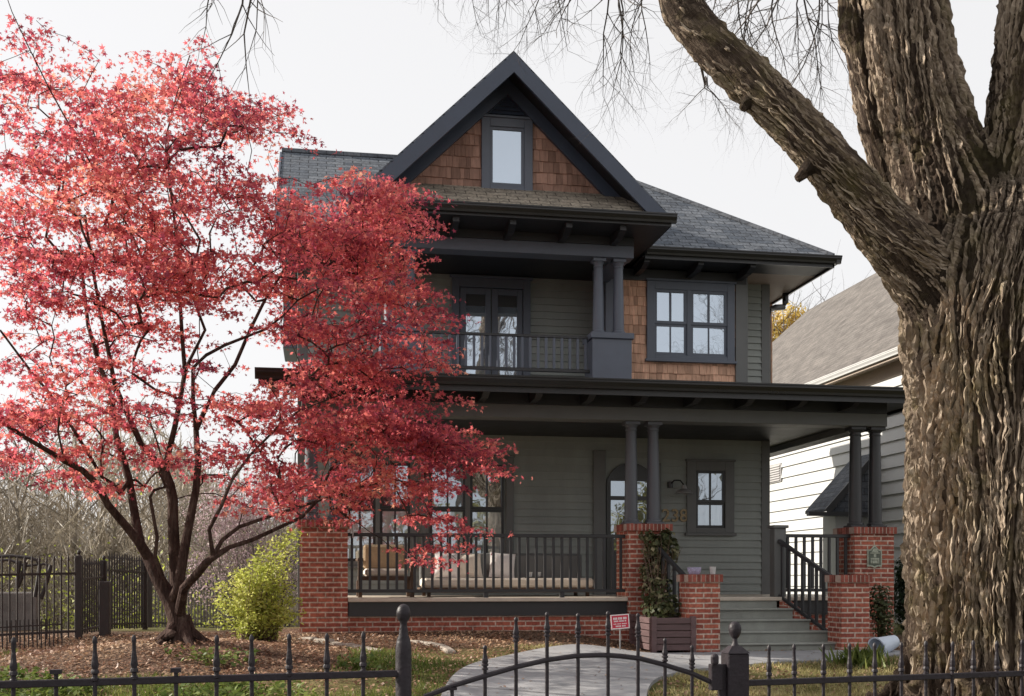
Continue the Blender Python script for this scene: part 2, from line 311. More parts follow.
def thing(name, label, cat, loc=(0, 0, 0), group=None):
    o = bpy.data.objects.new(name, None); col.objects.link(o); o.location = loc; o.empty_display_size = 0.2
    return tag(o, label, cat, group)
def tag(o, label=None, cat=None, group=None, kind=None):
    if label: o['label'] = label
    if cat: o['category'] = cat
    if group: o['group'] = group
    if kind: o['kind'] = kind
    return o
def inst(name, me, parent, loc=(0, 0, 0), rotz=0.0):
    o = bpy.data.objects.new(name, me); col.objects.link(o); o.location = loc; o.rotation_euler = (0, 0, rotz)
    setparent(o, parent); return o

def scatter(name, base_v, base_f, pos, rot, scl, mat, parent=None):
    """many small faces (leaves, blades) as one mesh"""
    bv = np.asarray(base_v, float); n = len(pos); k = len(bv)
    V = np.einsum('nij,kj->nki', rot, bv) * np.asarray(scl).reshape(n, 1, -1) + np.asarray(pos)[:, None, :]
    lens = np.array([len(f) for f in base_f]); idx = np.concatenate([np.array(f) for f in base_f])
    allidx = (idx[None, :] + (np.arange(n) * k)[:, None]).ravel()
    me = bpy.data.meshes.new(name); me.vertices.add(n * k); me.vertices.foreach_set('co', V.ravel())
    me.loops.add(len(allidx)); me.loops.foreach_set('vertex_index', allidx.astype(np.int32))
    lt = np.tile(lens, n); st = np.concatenate([[0], np.cumsum(lt)[:-1]])
    me.polygons.add(len(lt)); me.polygons.foreach_set('loop_start', st.astype(np.int32)); me.polygons.foreach_set('loop_total', lt.astype(np.int32))
    me.update(calc_edges=True); me.validate()
    return link(name, me, MT[mat], parent)
def rots(nrm, spin=None):
    """rotation matrices taking +z to nrm, spun at random"""
    n = len(nrm); nrm = nrm / np.linalg.norm(nrm, axis=1, keepdims=True)
    a = RNG.normal(size=(n, 3)); a -= (a * nrm).sum(1, keepdims=True) * nrm; a /= np.linalg.norm(a, axis=1, keepdims=True)
    b = np.cross(nrm, a); return np.stack([a, b, nrm], 2)
def star(lobes=5, inner=0.34, droop=0.25):
    v = []
    angs = np.linspace(-2.2, 2.2, lobes); ln = [0.7, 0.92, 1.0, 0.92, 0.7] if lobes == 5 else [1]*lobes
    for i in range(lobes):
        a = angs[i]; v.append((math.cos(a)*ln[i], math.sin(a)*ln[i], -droop*ln[i]))
        if i < lobes - 1:
            m = (angs[i] + angs[i+1]) / 2; v.append((math.cos(m)*inner, math.sin(m)*inner, 0))
    v.append((-0.25, 0, 0))
    return v, [tuple(range(len(v)))]
LEAF = ([(-0.5, 0, 0), (-0.1, -0.28, 0.05), (0.5, 0, -0.08), (-0.1, 0.28, 0.05)], [(0, 1, 2, 3)])

# ------------------------------------------------------------------ the house
house = thing('house', 'dark grey two-storey house with cedar shingles, steep front gable and brick-piered porch', 'house', (4, 18, 0.6))
def lap(mb, x0, x1, z0, z1, Y, e=0.125, holes=(), proud=0.027):
    """courses of lap siding on a wall that faces -Y, cut round the openings"""
    n = max(1, round((z1 - z0) / e)); e = (z1 - z0) / n
    for i in range(n):
        a, b = z0 + i*e, z0 + (i+1)*e
        cuts = [(x0, x1)]
        for hx0, hx1, hz0, hz1 in holes:
            if hz0 < (a + b)/2 < hz1:
                nc = []
                for c0, c1 in cuts:
                    if hx1 <= c0 or hx0 >= c1: nc.append((c0, c1)); continue
                    if hx0 > c0: nc.append((c0, hx0))
                    if hx1 < c1: nc.append((hx1, c1))
                cuts = nc
        for c0, c1 in cuts:
            # boards butt at random joints
            xs = [c0]
            while c1 - xs[-1] > 3.2: xs.append(xs[-1] + random.uniform(1.2, 2.6))
            xs.append(c1)
            for p, q in zip(xs, xs[1:]):
                mb.add([(p, Y - proud, a), (q, Y - proud, a), (q, Y - 0.002, b), (p, Y - 0.002, b), (p, Y, a), (q, Y, a)], [(0,1,2,3), (4,5,1,0)])
    mb.box(x0, x1, Y + 0.001, Y + 0.12, z0, z1)
    return mb
def shingles(mb, x0, x1, z0, z1, Y, e=0.19, keep=None, top=None):
    z = z0; row = 0
    while z < z1 - 0.01:
        x = x0 - random.uniform(0, 0.1)
        while x < x1:
            w = random.choice((0.07, 0.09, 0.11, 0.13, 0.16)) * random.uniform(0.9, 1.1)
            a, b = max(x, x0), min(x + w - 0.005, x1)
            zb = z + random.uniform(-0.006, 0.006); zt = min(z + e + 0.01, z1); x += w
            if b - a < 0.02: continue
            if keep and not keep((a + b)/2, z + e/2): continue
            p = 0.02 + random.uniform(-0.004, 0.006)
            tl, tr = zt, zt
            if top: tl, tr = max(zb + 0.002, min(zt, top(a))), max(zb + 0.002, min(zt, top(b)))
            mb.add([(a, Y - p, zb), (b, Y - p, zb), (b, Y - 0.004, tr), (a, Y - 0.004, tl), (a, Y, zb), (b, Y, zb), (b, Y, tr), (a, Y, tl)],
                   [(0,1,2,3), (4,5,1,0), (0,3,7,4), (1,5,6,2)])
        z += e; row += 1
    return mb
def window(x0, x1, z0, z1, Y, sashes, meet=None, cw=0.12, cols=2, rows=(1, 1), mat='trim', sash_mat='dark', up='curtain', lo='curtain', label=None, sill=True, proud=0.055):
    """casing as the part, each sash and pane below it"""
    m = MB()
    m.box(x0, x0 + cw, Y - proud, Y, z0, z1); m.box(x1 - cw, x1, Y - proud, Y, z0, z1)
    m.box(x0 + cw, x1 - cw, Y - proud, Y, z1 - cw, z1)
    m.box(x0 + cw, x1 - cw, Y - proud, Y, z0, z0 + cw*0.55)
    ins = [(x0 + cw, x1 - cw)] if sashes == 1 else sashes
    for (a0, a1), (b0, b1) in zip(ins, ins[1:]): m.box(a1, b0, Y - proud*0.9, Y, z0 + cw*0.55, z1 - cw)
    if sill: m.box(x0 - 0.03, x1 + 0.03, Y - proud - 0.035, Y, z0 - 0.045, z0 - 0.001)
    m.box(x0 - 0.02, x1 + 0.02, Y - proud - 0.02, Y, z1 + 0.001, z1 + 0.035)
    w = m.build('window', mat, house, bevel=0.004)
    if label: w['label'] = label
    za, zb = z0 + cw*0.55, z1 - cw
    for a, b in ins:
        spans = [(za, zb, lo, 0.010)] if meet is None else [(za, meet, lo, 0.002), (meet, zb, up, 0.020)]
        for k, (p, q, gm, off) in enumerate(spans):
            f = 0.042; s = MB(); y0, y1 = Y - 0.018 - off, Y - 0.001
            s.box(a, a + f, y0, y1, p, q); s.box(b - f, b, y0, y1, p, q)
            s.box(a + f, b - f, y0, y1, p, p + f*1.1); s.box(a + f, b - f, y0, y1, q - f, q)
            r = rows[min(k, len(rows)-1)]
            for c in range(1, cols):
                xc = a + f + (b - a - 2*f) * c / cols; s.box(xc - 0.013, xc + 0.013, y0 + 0.003, y1, p + f*1.1, q - f)
            for c in range(1, r):
                zc = p + f + (q - p - 2*f) * c / r; s.box(a + f, b - f, y0 + 0.005, y1, zc - 0.013, zc + 0.013)
            so = s.build('sash', sash_mat, w)
            MB().box(a + f*0.5, b - f*0.5, Y - 0.010, Y - 0.005, p + f*0.5, q - f*0.5).build('pane', gm, w)
    return w

FL = 1.34          # porch floor
YW = 18.4          # ground-floor and balcony back wall
# --- walls
holes1 = [(1.72, 3.18, 1.9, 3.6), (4.55, 5.70, FL, 3.62), (6.16, 7.0, 2.4, 3.58), (0.35, 1.65, 1.9, 3.6)]
lap(MB(), -0.30, 7.52, 0.9, 4.0, YW, 0.125, holes1).build('ground_floor_wall', 'siding', house)
MB().box(7.50, 7.65, YW - 0.03, YW + 0.15, 0.9, 4.0).build('corner_board', 'greige', house, bevel=0.004)
MB().box(-0.32, -0.16, YW - 0.03, YW + 0.15, 0.9, 6.6).build('corner_board', 'greige', house, bevel=0.004)
lap(MB(), -0.16, 4.62, 4.4, 6.62, YW, 0.115, [(2.16, 3.46, 4.4, 6.5)]).build('balcony_wall', 'siding', house)
lap(MB(), 6.98, 7.52, 4.4, 6.66, YW, 0.115).build('upper_wall', 'siding', house)
MB().box(7.50, 7.65, YW - 0.03, YW + 0.15, 4.4, 6.66).build('corner_board', 'greige', house, bevel=0.004)
b = MB(); b.box(-0.30, 7.62, YW + 0.16, 25.4, 0.3, 6.6); b.build('side_wall', 'siding', house)
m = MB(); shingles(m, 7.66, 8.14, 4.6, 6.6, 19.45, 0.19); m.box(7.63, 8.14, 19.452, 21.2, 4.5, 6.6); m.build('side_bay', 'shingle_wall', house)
MB().box(-.56, -.33, 18.7, 19.9, 5.35, 6.28).build('side_bay', 'trim', house, bevel=.01)
# shingled bay
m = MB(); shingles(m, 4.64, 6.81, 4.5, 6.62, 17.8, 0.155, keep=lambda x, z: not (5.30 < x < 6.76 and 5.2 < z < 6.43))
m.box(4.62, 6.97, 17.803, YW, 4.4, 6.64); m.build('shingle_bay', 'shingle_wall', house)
MB().box(6.80, 6.98, 17.755, 17.80, 4.4, 6.64).box(6.975, 7.01, 17.755, 17.93, 4.4, 6.64).build('corner_board', 'greige', house, bevel=0.004)
MB().box(4.59, 4.74, 17.755, 17.80, 4.4, 6.64).box(4.59, 4.618, 17.801, YW - .02, 4.4, 6.64).build('corner_board', 'trim', house, bevel=0.004)
MB().box(4.60, 6.98, 17.75, 17.80, 6.46, 6.64).build('frieze_board', 'dark', house)
window(5.28, 6.78, 5.19, 6.46, 17.8, [(5.41, 5.96), (6.03, 6.65)], 5.77, 0.13, 2, (1, 1), 'trim', 'trim', 'sky_pane', 'sky_pane', 'double window with blue-grey frame in the shingles')
# --- ground-floor windows and doors
window(1.66, 3.18, 1.82, 3.60, YW, [(1.80, 2.38), (2.46, 3.02)], 2.74, 0.12, 2, (1, 1), 'greige', 'black', 'room', 'curtain')
window(0.30, 1.60, 1.82, 3.60, YW, [(0.42, 0.92), (0.99, 1.48)], 2.74, 0.12, 2, (1, 1), 'greige', 'black', 'room', 'curtain')
window(6.16, 7.00, 2.38, 3.60, YW, [(6.32, 6.84)], 2.90, 0.16, 2, (1, 1), 'greige', 'black', 'room', 'curtain', 'small window with heavy grey frame by the house number')
# front door with arched head
m = MB(); m.box(4.53, 4.74, YW - 0.07, YW, FL, 3.75); m.box(5.62, 5.70, YW - 0.07, YW, FL, 3.55)
arch = [(4.75, 3.16)] + [(5.18 + 0.43*math.cos(t), 3.16 + 0.40*math.sin(t)) for t in np.linspace(math.pi, 0, 15)] + [(5.61, 3.16)]
d = MB().prism_y([(4.76, FL), (5.60, FL), (5.60, 3.16)] + [(5.18 + 0.42*math.cos(t), 3.16 + 0.39*math.sin(t)) for t in np.linspace(0, math.pi, 15)], YW - 0.045, YW - 0.002)
door = d.build('front_door', 'black', house)
m.build('door_casing', 'greige', house, bevel=0.004)
s = MB()
for z0, z1 in ((2.05, 2.92), (2.99, 3.24)):
    for x0, x1 in ((4.83, 5.12), (5.24, 5.53)):
        MB().box(x0, x1, YW - 0.052, YW - 0.046, z0, z1).build('pane', 'room', door)
MB().obox((5.56, YW - 0.09, 2.25), (5.56, YW - 0.09, 2.45), 0.02, 0.03).box(5.55, 5.57, YW - 0.09, YW - 0.045, 2.27, 2.29).box(5.55, 5.57, YW - 0.09, YW - 0.045, 2.41, 2.43).build('handle', 'brass', door)
# french door on the balcony
m = MB(); m.box(2.16, 2.28, YW - 0.07, YW, 4.5, 6.53); m.box(3.34, 3.46, YW - 0.07, YW, 4.5, 6.53); m.box(2.28, 3.34, YW - 0.07, YW, 6.38, 6.53); m.box(2.12, 3.50, YW - 0.10, YW, 6.53, 6.57)
fd = m.build('balcony_door', 'trim', house, bevel=0.004)
for x0, x1 in ((2.29, 2.80), (2.82, 3.33)):
    lf = MB(); lf.box(x0, x0 + 0.10, YW - 0.05, YW, 4.5, 6.37); lf.box(x1 - 0.09, x1, YW - 0.05, YW, 4.5, 6.37); lf.box(x0 + .1, x1 - .09, YW - 0.05, YW, 6.27, 6.37); lf.box(x0 + .1, x1 - .09, YW - 0.05, YW, 4.5, 4.72)
    lo = lf.build('door_leaf', 'trim', fd, bevel=0.004)
    MB().box(x0 + .09, x1 - .08, YW - 0.022, YW - 0.015, 4.7, 6.08).build('pane', 'sky_pane', fd)
    MB().box(x0 + .09, x1 - .08, YW - 0.026, YW - 0.012, 6.08, 6.29).build('roller_shade', 'dark', fd)
MB().box(2.775, 2.79, YW - 0.10, YW - 0.05, 5.36, 5.38).box(2.77, 2.795, YW - 0.11, YW - 0.095, 5.30, 5.44).build('handle', 'galv', fd)
# --- porch: floor, foundation, piers
MB().box(-0.22, 8.37, 16.125, YW, 1.285, FL).box(.405, 4.325, 15.48, 16.124, 1.285, FL).box(4.955, 7.765, 15.48, 16.124, 1.285, FL).build('porch_floor', 'floor', house, bevel=0.008)
for x0, x1 in ((.41, 4.32), (6.77, 7.76)): MB().box(x0, x1, 15.53, 15.60, 1.09, 1.284).build('skirt_board', 'dark', house)
MB().box(0.40, 4.33, 15.565, 15.9, 0.4, 1.089).box(6.76, 7.77, 15.565, 15.9, 0.3, 1.089).box(-0.2, 8.3, 16.3, YW, 0.3, 1.28).build('foundation', 'brick', house)
def pier(x0, x1, y0, y1, z0, z1, name, lab=None):
    zc = z1 - 0.10
    p = MB().box(x0, x1, y0, y1, z0, zc).build(name, 'brick', house)
    if lab: p['label'] = lab
    c = MB(); o = 0.035; bw = 0.058
    c2 = MB().box(x0 - o + .004, x1 + o - .004, y0 - o + .004, y1 + o - .004, zc + 0.001, z1 - 0.004)
    nx = round((x1 - x0 + 2*o) / bw); w = (x1 - x0 + 2*o) / nx
    for i in range(nx):
        a = x0 - o + i*w; j = random.uniform(-.003, .003)
        c.box(a + .007, a + w - .007, y0 - o + j, y0 - o + .15, zc + .002, z1 + j); c.box(a + .007, a + w - .007, y1 + o - .15, y1 + o + j, zc + .002, z1 + j)
    ny = max(1, round((y1 - y0 - .24) / bw)); w = (y1 - y0 + 2*o - .304) / ny
    for i in range(ny):
        a = y0 - o + .152 + i*w
        c.box(x0 - o, x0 - o + .15, a + .007, a + w - .007, zc + .002, z1 + random.uniform(-.003, .003)); c.box(x1 + o - .15, x1 + o, a + .007, a + w - .007, zc + .002, z1 + random.uniform(-.003, .003))
    k = c2.build('cap_mortar', 'mortar', p); c.build('cap', 'capbrick', p)
    return p
pier(-0.24, 0.40, 15.5, 16.12, 0.5, 2.40, 'brick_pier')
pier(4.33, 4.95, 15.5, 16.12, 0.5, 2.385, 'brick_pier')
rp = pier(7.77, 8.39, 15.5, 16.12, 0.3, 2.365, 'brick_pier')
pier(4.80, 5.22, 14.2, 14.62, 0.3, 1.66, 'stair_pier')
pier(6.93, 7.33, 14.2, 14.62, 0.3, 1.655, 'stair_pier')
# plaque on the right pier
m = MB(); cx, cz = at(874, 556, 15.5)[0], at(874, 556, 15.5)[2]
def tomb(w, h, sh): return [(cx - w, cz - h), (cx - w*.45, cz - h), (cx, cz - h - .02), (cx + w*.45, cz - h), (cx + w, cz - h), (cx + w, cz + h*.55), (cx + w*.55, cz + h*.62), (cx, cz + h*sh), (cx - w*.55, cz + h*.62), (cx - w, cz + h*.55)]
pq = MB().prism_y(tomb(.115, .155, 1.05), 15.478, 15.498).build('plaque', 'plaque', house)
MB().prism_y(tomb(.095, .132, 1.0), 15.474, 15.477).build('field', 'plaque_dark', pq)
m = MB(); m.prism_y([(cx - .055, cz + .055), (cx + .055, cz + .055), (cx + .03, cz + .10), (cx, cz + .115), (cx - .03, cz + .10)], 15.466, 15.473); m.box(cx - .075, cx + .075, 15.467, 15.473, cz + .035, cz + .05)
m.box(cx - .018, cx + .018, 15.467, 15.473, cz - .02, cz + .03); m.box(cx - .065, cx + .065, 15.467, 15.473, cz - .055, cz - .03); m.box(cx - .065, cx - .05, 15.467, 15.473, cz - .11, cz - .06); m.box(cx + .05, cx + .065, 15.467, 15.473, cz - .11, cz - .06); m.box(cx - .04, cx + .04, 15.467, 15.473, cz - .11, cz - .065)
m.build('emblem', 'plaque', pq)
# --- columns
def column(x, y, z0, z1, r0, r1, mat):
    h = z1 - z0; c = MB(); prof = []
    for i in range(9):
        t = i / 8; prof.append((r0 + (r1 - r0) * t**1.5, 0.075 + (h - 0.21) * t))
    prof = [(r0*1.22, .035), (r0*1.25, .05), (r0*1.22, .068)] + prof + [(r1*1.12, h - .13), (r1*1.14, h - .115), (r1*1.02, h - .112), (r1*1.02, h - .085), (r1*1.3, h - .06), (r1*1.33, h - .05)]
    o = c.lathe((x, y, z0), prof, 20).build('column', mat, house, smooth=True)
    a = r1*1.45; MB().box(x - a, x + a, y - a, y + a, z1 - .05, z1 - .001).build('capital', mat, o, bevel=.004)
    a = r0*1.3; MB().box(x - a, x + a, y - a, y + a, z0 + .001, z0 + .036).build('base', mat, o, bevel=.004)
for x in (-.09, .245): column(x, 15.8, 2.40, 3.87, .096, .076, 'column')
for x in (4.46, 4.79): column(x, 15.8, 2.385, 3.87, .096, .076, 'column')
for x in (7.93, 8.245): column(x, 15.8, 2.365, 3.87, .100, .080, 'dark')
# --- porch beam, ceiling, roof
m = MB().box(-0.22, 8.36, 15.64, 15.95, 3.87, 4.06).box(8.06, 8.34, 15.951, 20.3, 3.872, 4.06).box(-0.2, 0.08, 15.951, YW, 3.872, 4.06)
m.build('porch_beam', 'greige', house, bevel=.006)
m = MB().box(-0.2, 8.35, 15.63, 15.7, 4.061, 4.26).box(8.3, 8.36, 15.7, 20.3, 4.061, 4.26); m.build('frieze_board', 'dark', house)
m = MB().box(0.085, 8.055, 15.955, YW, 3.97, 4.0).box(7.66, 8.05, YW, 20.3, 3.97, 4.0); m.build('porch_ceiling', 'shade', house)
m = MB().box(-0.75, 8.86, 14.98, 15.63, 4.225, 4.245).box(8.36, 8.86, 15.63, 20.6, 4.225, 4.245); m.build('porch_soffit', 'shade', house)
m = MB(); m.slab([(-.78, 14.97, 4.30), (8.88, 14.97, 4.30), (8.05, 17.9, 4.62), (-.5, 17.9, 4.62)], .05); m.slab([(8.88, 14.97, 4.30), (8.88, 20.6, 4.30), (7.66, 20.6, 4.46), (7.66, 17.9, 4.62), (8.05, 17.9, 4.62)], .05); m.slab([(-.5, 17.9, 4.62), (8.05, 17.9, 4.62), (7.66, YW, 4.63), (-.3, YW, 4.63)], .05); m.build('porch_roof', 'roof', house)
def gutter(p, q, w=.10, h=.115):
    """K-style gutter profile run from p to q"""
    p = Vector(p); q = Vector(q); d = (q - p).normalized(); o = d.cross(Vector((0, 0, 1)))   # outward = right of travel
    prof = [(0, 0), (.55*w, 0), (.62*w, .25*h), (.9*w, .62*h), (.9*w, .8*h), (w, .84*h), (w, h), (.93*w, h), (.9*w, .9*h), (0.05*w, .9*h), (0, h)]
    vs = [p + o*a + Vector((0, 0, b)) for a, b in prof] + [q + o*a + Vector((0, 0, b)) for a, b in prof]
    n = len(prof)
    return MB().add(vs, [(i, (i+1) % n, n + (i+1) % n, n + i) for i in range(n)] + [tuple(range(n - 1, -1, -1)), tuple(range(n, 2*n))])
MB().box(-.76, 8.86, 14.955, 14.978, 4.11, 4.30)  .build('fascia', 'dark', house)
gutter((-.80, 14.953, 4.185), (8.96, 14.953, 4.185), .105, .135).build('gutter', 'black', house)
gutter((8.885, 14.97, 4.185), (8.885, 20.6, 4.185), .105, .135).build('gutter', 'black', house)
# rafter tails
def tail_mesh(l, w, h):
    return MB().prism_x([(0, 0), (l, 0), (l, -h), (l*.35, -h), (l*.12, -h*.7), (0, -h*.55)], -w/2, w/2).mesh('rafter_tail')
tm = tail_mesh(.60, .095, .15); tm.materials.append(MT['shade'])
for i in range(12):
    px = 487 + 53.2*(i - 4)
    X = at(px, 392, 15.05)[0]
    if -.7 < X < 8.8: inst('rafter_tail', tm, house, (X, 15.03, 4.222))
# --- porch railing
RY = 15.66
def railing(p, q, zb, zt, sp, name='porch_railing', mat='dark', bw=.036, top=(.06, .05), bot=(.045, .045), bmat=None):
    """level or raking railing from p to q (x, y); zb / zt are (start, end) heights of its lower and upper rail"""
    p0 = Vector((p[0], p[1], zt[0])); p1 = Vector((q[0], q[1], zt[1])); b0 = Vector((p[0], p[1], zb[0])); b1 = Vector((q[0], q[1], zb[1]))
    r = MB().obox(p0, p1, *top).obox(b0, b1, *bot).build(name, mat, house, bevel=.005)
    ln = (Vector(q) - Vector(p)).length; n = max(2, round(ln / sp)); hgt_ = (zt[0] - zb[0]) - (top[1] + bot[1]) / 2
    bm = MB().box(-bw/2, bw/2, -bw/2, bw/2, 0, hgt_ + (0.02 if zt[0] != zt[1] else -.002)).mesh('baluster'); bm.materials.append(MT[bmat or mat])
    a = math.atan2(q[1] - p[1], q[0] - p[0])
    for i in range(n):
        t = (i + .5) / n; b = b0.lerp(b1, t); inst('baluster', bm, r, (b.x, b.y, b.z + bot[1]/2 - (.01 if zt[0] != zt[1] else -.001)), a)
    return r
railing((.40, RY), (4.33, RY), (1.435, 1.435), (2.21, 2.21), .123)
m = MB()
for px in (486, 562): X = at(px, 594, RY)[0]; m.box(X - .03, X + .03, RY - .03, RY + .03, FL + .001, 1.412)
m.build('railing_foot', 'dark', house)
# newel and right-hand railings
nw = MB().box(6.55, 6.73, 15.56, 15.74, FL + .001, 2.34).build('newel_post', 'greige', house, bevel=.005)
MB().box(6.52, 6.76, 15.53, 15.77, 2.341, 2.385).build('cap', 'greige', nw, bevel=.008)
railing((6.73, RY), (7.77, RY), (1.435, 1.435), (2.235, 2.235), .125)
railing((6.62, 15.56), (7.02, 14.6), (1.36, .80), (2.16, 1.60), .125, 'stair_railing')
railing((4.72, 15.5), (4.93, 14.6), (1.33, .80), (2.10, 1.57), .15, 'stair_railing')
# --- stairs, five risers, flaring to the right
xr = [6.57, 6.70, 6.83, 6.97, 7.06]; zz = [1.335, 1.183, 1.035, .885, .738]; yy = [15.5, 15.22, 14.94, 14.66, 14.38]
st = MB()
for i in range(1, 5):
    st.box(4.98, xr[i] - .01, yy[i] + .025, 15.6 if i == 1 else yy[i-1] + .03, .35, zz[i] - .032)
s_ = st.box(4.98, 6.56, 15.505, 15.56, .9, 1.283).build('stair', 'stair', house)
for i in range(1, 5): MB().box(4.97, xr[i], yy[i] - .005, yy[i-1] + .024, zz[i] - .03, zz[i]).build('tread', 'stair', s_, bevel=.008)
MB().box(6.58, 6.74, 14.62, 15.47, .3, .62).add([(6.58, 15.5, .3), (6.75, 15.5, .3), (7.06, 14.62, .3), (6.98, 14.62, .3), (6.60, 15.5, 1.30), (6.76, 15.5, 1.30), (7.10, 14.62, .74), (7.02, 14.62, .74)], [(0,3,2,1), (4,5,6,7), (0,1,5,4), (1,2,6,5), (2,3,7,6), (3,0,4,7)]).build('stair_cheek', 'brick', house)
# --- wall lamp, number
X, Z = 6.03, 3.12
lp = MB().lathe((5.87, YW - .03, 3.19), [(.05, -.05), (.05, .05)], 12).tube([(5.87, YW - .05, 3.2), (5.90, YW - .16, 3.26), (5.97, YW - .26, 3.25), (6.03, YW - .28, 3.17)], .012, 6).build('wall_lamp', 'black', house, smooth=True)
MB().lathe((6.03, YW - .28, 3.03), [(.15, 0), (.148, .008), (.10, .05), (.05, .08), (.035, .14), (.001, .145)], 20).build('lamp_shade', 'galv', lp, smooth=True)
for dg_, X in (('2', 5.72), ('3', 5.88), ('8', 6.03)):
    c = bpy.data.curves.new('digit', 'FONT'); c.body = dg_; c.size = .30; c.extrude = .008; c.offset = .004
    t_ = bpy.data.objects.new('digit', c); col.objects.link(t_); me_ = bpy.data.meshes.new_from_object(t_.evaluated_get(bpy.context.evaluated_depsgraph_get())); bpy.data.objects.remove(t_)
    me_.transform(Matrix.Translation((X, YW - .035, 2.575)) @ Matrix.Rotation(R(90), 4, 'X')); me_.materials.clear(); no = link('house_number', me_, MT['brass'], house); no['label'] = 'bronze digit ' + dg_
# --- balcony
MB().box(.80, 4.64, 16.22, YW, 4.42, 4.56).build('balcony_floor', 'trim', house)
def pedestal(x0, x1):
    p = MB().box(x0, x1, 16.25, 16.75, 4.40, 5.16).build('balcony_pedestal', 'trim', house, bevel=.006)
    MB().box(x0 - .03, x1 + .03, 16.22, 16.78, 5.161, 5.25).build('cap', 'trim', p, bevel=.008)
pedestal(4.00, 4.60); pedestal(.88, 1.48)
for x in (4.15, 4.46, 1.03, 1.33): column(x, 16.5, 5.25, 6.40, .085, .068, 'trim')
railing((1.48, 16.45), (4.00, 16.45), (4.70, 4.70), (5.20, 5.20), .118, 'balcony_railing', 'dark', .036, (.05, .04), (.05, .05), 'trim')
m = MB().box(.82, 4.66, 16.36, 16.64, 6.40, 6.58).box(.83, 1.10, 16.641, YW, 6.402, 6.58).box(4.36, 4.64, 16.641, 17.75, 6.402, 6.58); m.build('balcony_beam', 'trim', house, bevel=.006)
MB().box(.70, 4.75, 16.645, YW, 6.583, 6.62).build('balcony_ceiling', 'shade', house)
MB().box(.82, 4.66, 16.35, 16.42, 6.581, 6.78).build('frieze_board', 'dark', house)
# --- gable over the balcony
PK = (2.74, 9.10); SL = 0.962
def roofz(x): return PK[1] - SL * abs(x - PK[0])
m = MB(); GY = 16.40
shingles(m, .9, 4.6, 7.28, 8.9, GY, .165, keep=lambda x, z: z < roofz(x) - .26 and not (2.30 < x < 3.18 and z > 8.30) and not (2.38 < x < 3.10 and z < 8.40) and z < 8.50, top=lambda x: roofz(x) - .24)
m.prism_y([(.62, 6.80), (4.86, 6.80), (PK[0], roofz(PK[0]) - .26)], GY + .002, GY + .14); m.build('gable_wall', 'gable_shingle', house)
for s_ in (-1, 1):      # roof slopes of the gable
    x1 = PK[0] + s_*2.27
    pts = [(PK[0], 15.80, PK[1]), (x1, 15.80, roofz(x1)), (x1, 20.1, roofz(x1)), (PK[0], 20.1, PK[1])]
    if s_ == 1: pts = pts[::-1]
    pts = pts[::-1]
    MB().slab(pts, .045).build('gable_roof', 'roof', house)
    # bargeboard, soffit below the overhang, inner frieze along the wall
    d = .27; e = .05
    zb_ = 6.875
    def band(t0, t1):
        xa = PK[0] + s_*min(2.27, (PK[1] - t0 - zb_)/SL); xb = PK[0] + s_*(PK[1] - t1 - zb_)/SL
        return [(PK[0], PK[1] - t0), (xa, PK[1] - t0 - SL*abs(xa - PK[0])), (xb, zb_), (PK[0], PK[1] - t1)]
    MB().prism_y(band(e, e + d), 15.76, 15.81).build('bargeboard', 'barge', house)
    MB().prism_y(band(.052, .16), 15.815, GY + .01).build('rake_soffit', 'shade', house)
    MB().prism_y(band(.165, .40), GY - .09, GY - .026).build('rake_board', 'barge', house)
# louvre at the top of the gable
m = MB()
for i in range(6):
    z = 8.42 + i*.062; w = (PK[1] - .42 - z) / SL
    if w > .04: m.add([(PK[0] - w, GY - .045, z), (PK[0] + w, GY - .045, z), (PK[0] + w - .05, GY - .01, z + .058), (PK[0] - w + .05, GY - .01, z + .058), (PK[0] - w, GY - .02, z), (PK[0] + w, GY - .02, z)], [(0,1,2,3), (4,5,1,0)])
m.prism_y([(PK[0] - .50, 8.372), (PK[0] + .50, 8.372), (PK[0], 8.86)], GY - .009, GY - .004)
m.build('louvre', 'barge', house)
window(2.36, 3.12, 7.30, 8.36, GY, [(2.485, 2.995)], None, .125, 1, (1,), 'trim', 'trim', 'sky_pane', 'sky_pane', 'small attic window in the gable', sill=False, proud=.05)
# pent roof below the gable
m = MB().slab([(.42, 15.72, 6.86), (5.06, 15.72, 6.86), (4.62, GY - .005, 7.35), (.86, GY - .005, 7.35)], .045); m.build('pent_roof', 'pent', house)
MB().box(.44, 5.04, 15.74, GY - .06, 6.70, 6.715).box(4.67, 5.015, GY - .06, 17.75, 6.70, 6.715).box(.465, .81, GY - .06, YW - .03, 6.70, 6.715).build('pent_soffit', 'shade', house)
MB().box(.44, 5.04, 15.71, 15.738, 6.70, 6.815).build('fascia', 'dark', house)
for x0 in (5.02, .44): MB().box(x0, x0 + .02, 15.74, 17.3, 6.70, 6.87).build('fascia', 'dark', house)
gutter((.42, 15.708, 6.735), (5.10, 15.708, 6.735), .095, .125).build('gutter', 'black', house)
tm2 = tail_mesh(.58, .09, .13); tm2.materials.append(MT['shade'])
for px in (399, 456, 513, 569, 623):
    inst('rafter_tail', tm2, house, (at(px, 222, 15.8)[0], 15.78, 6.698))
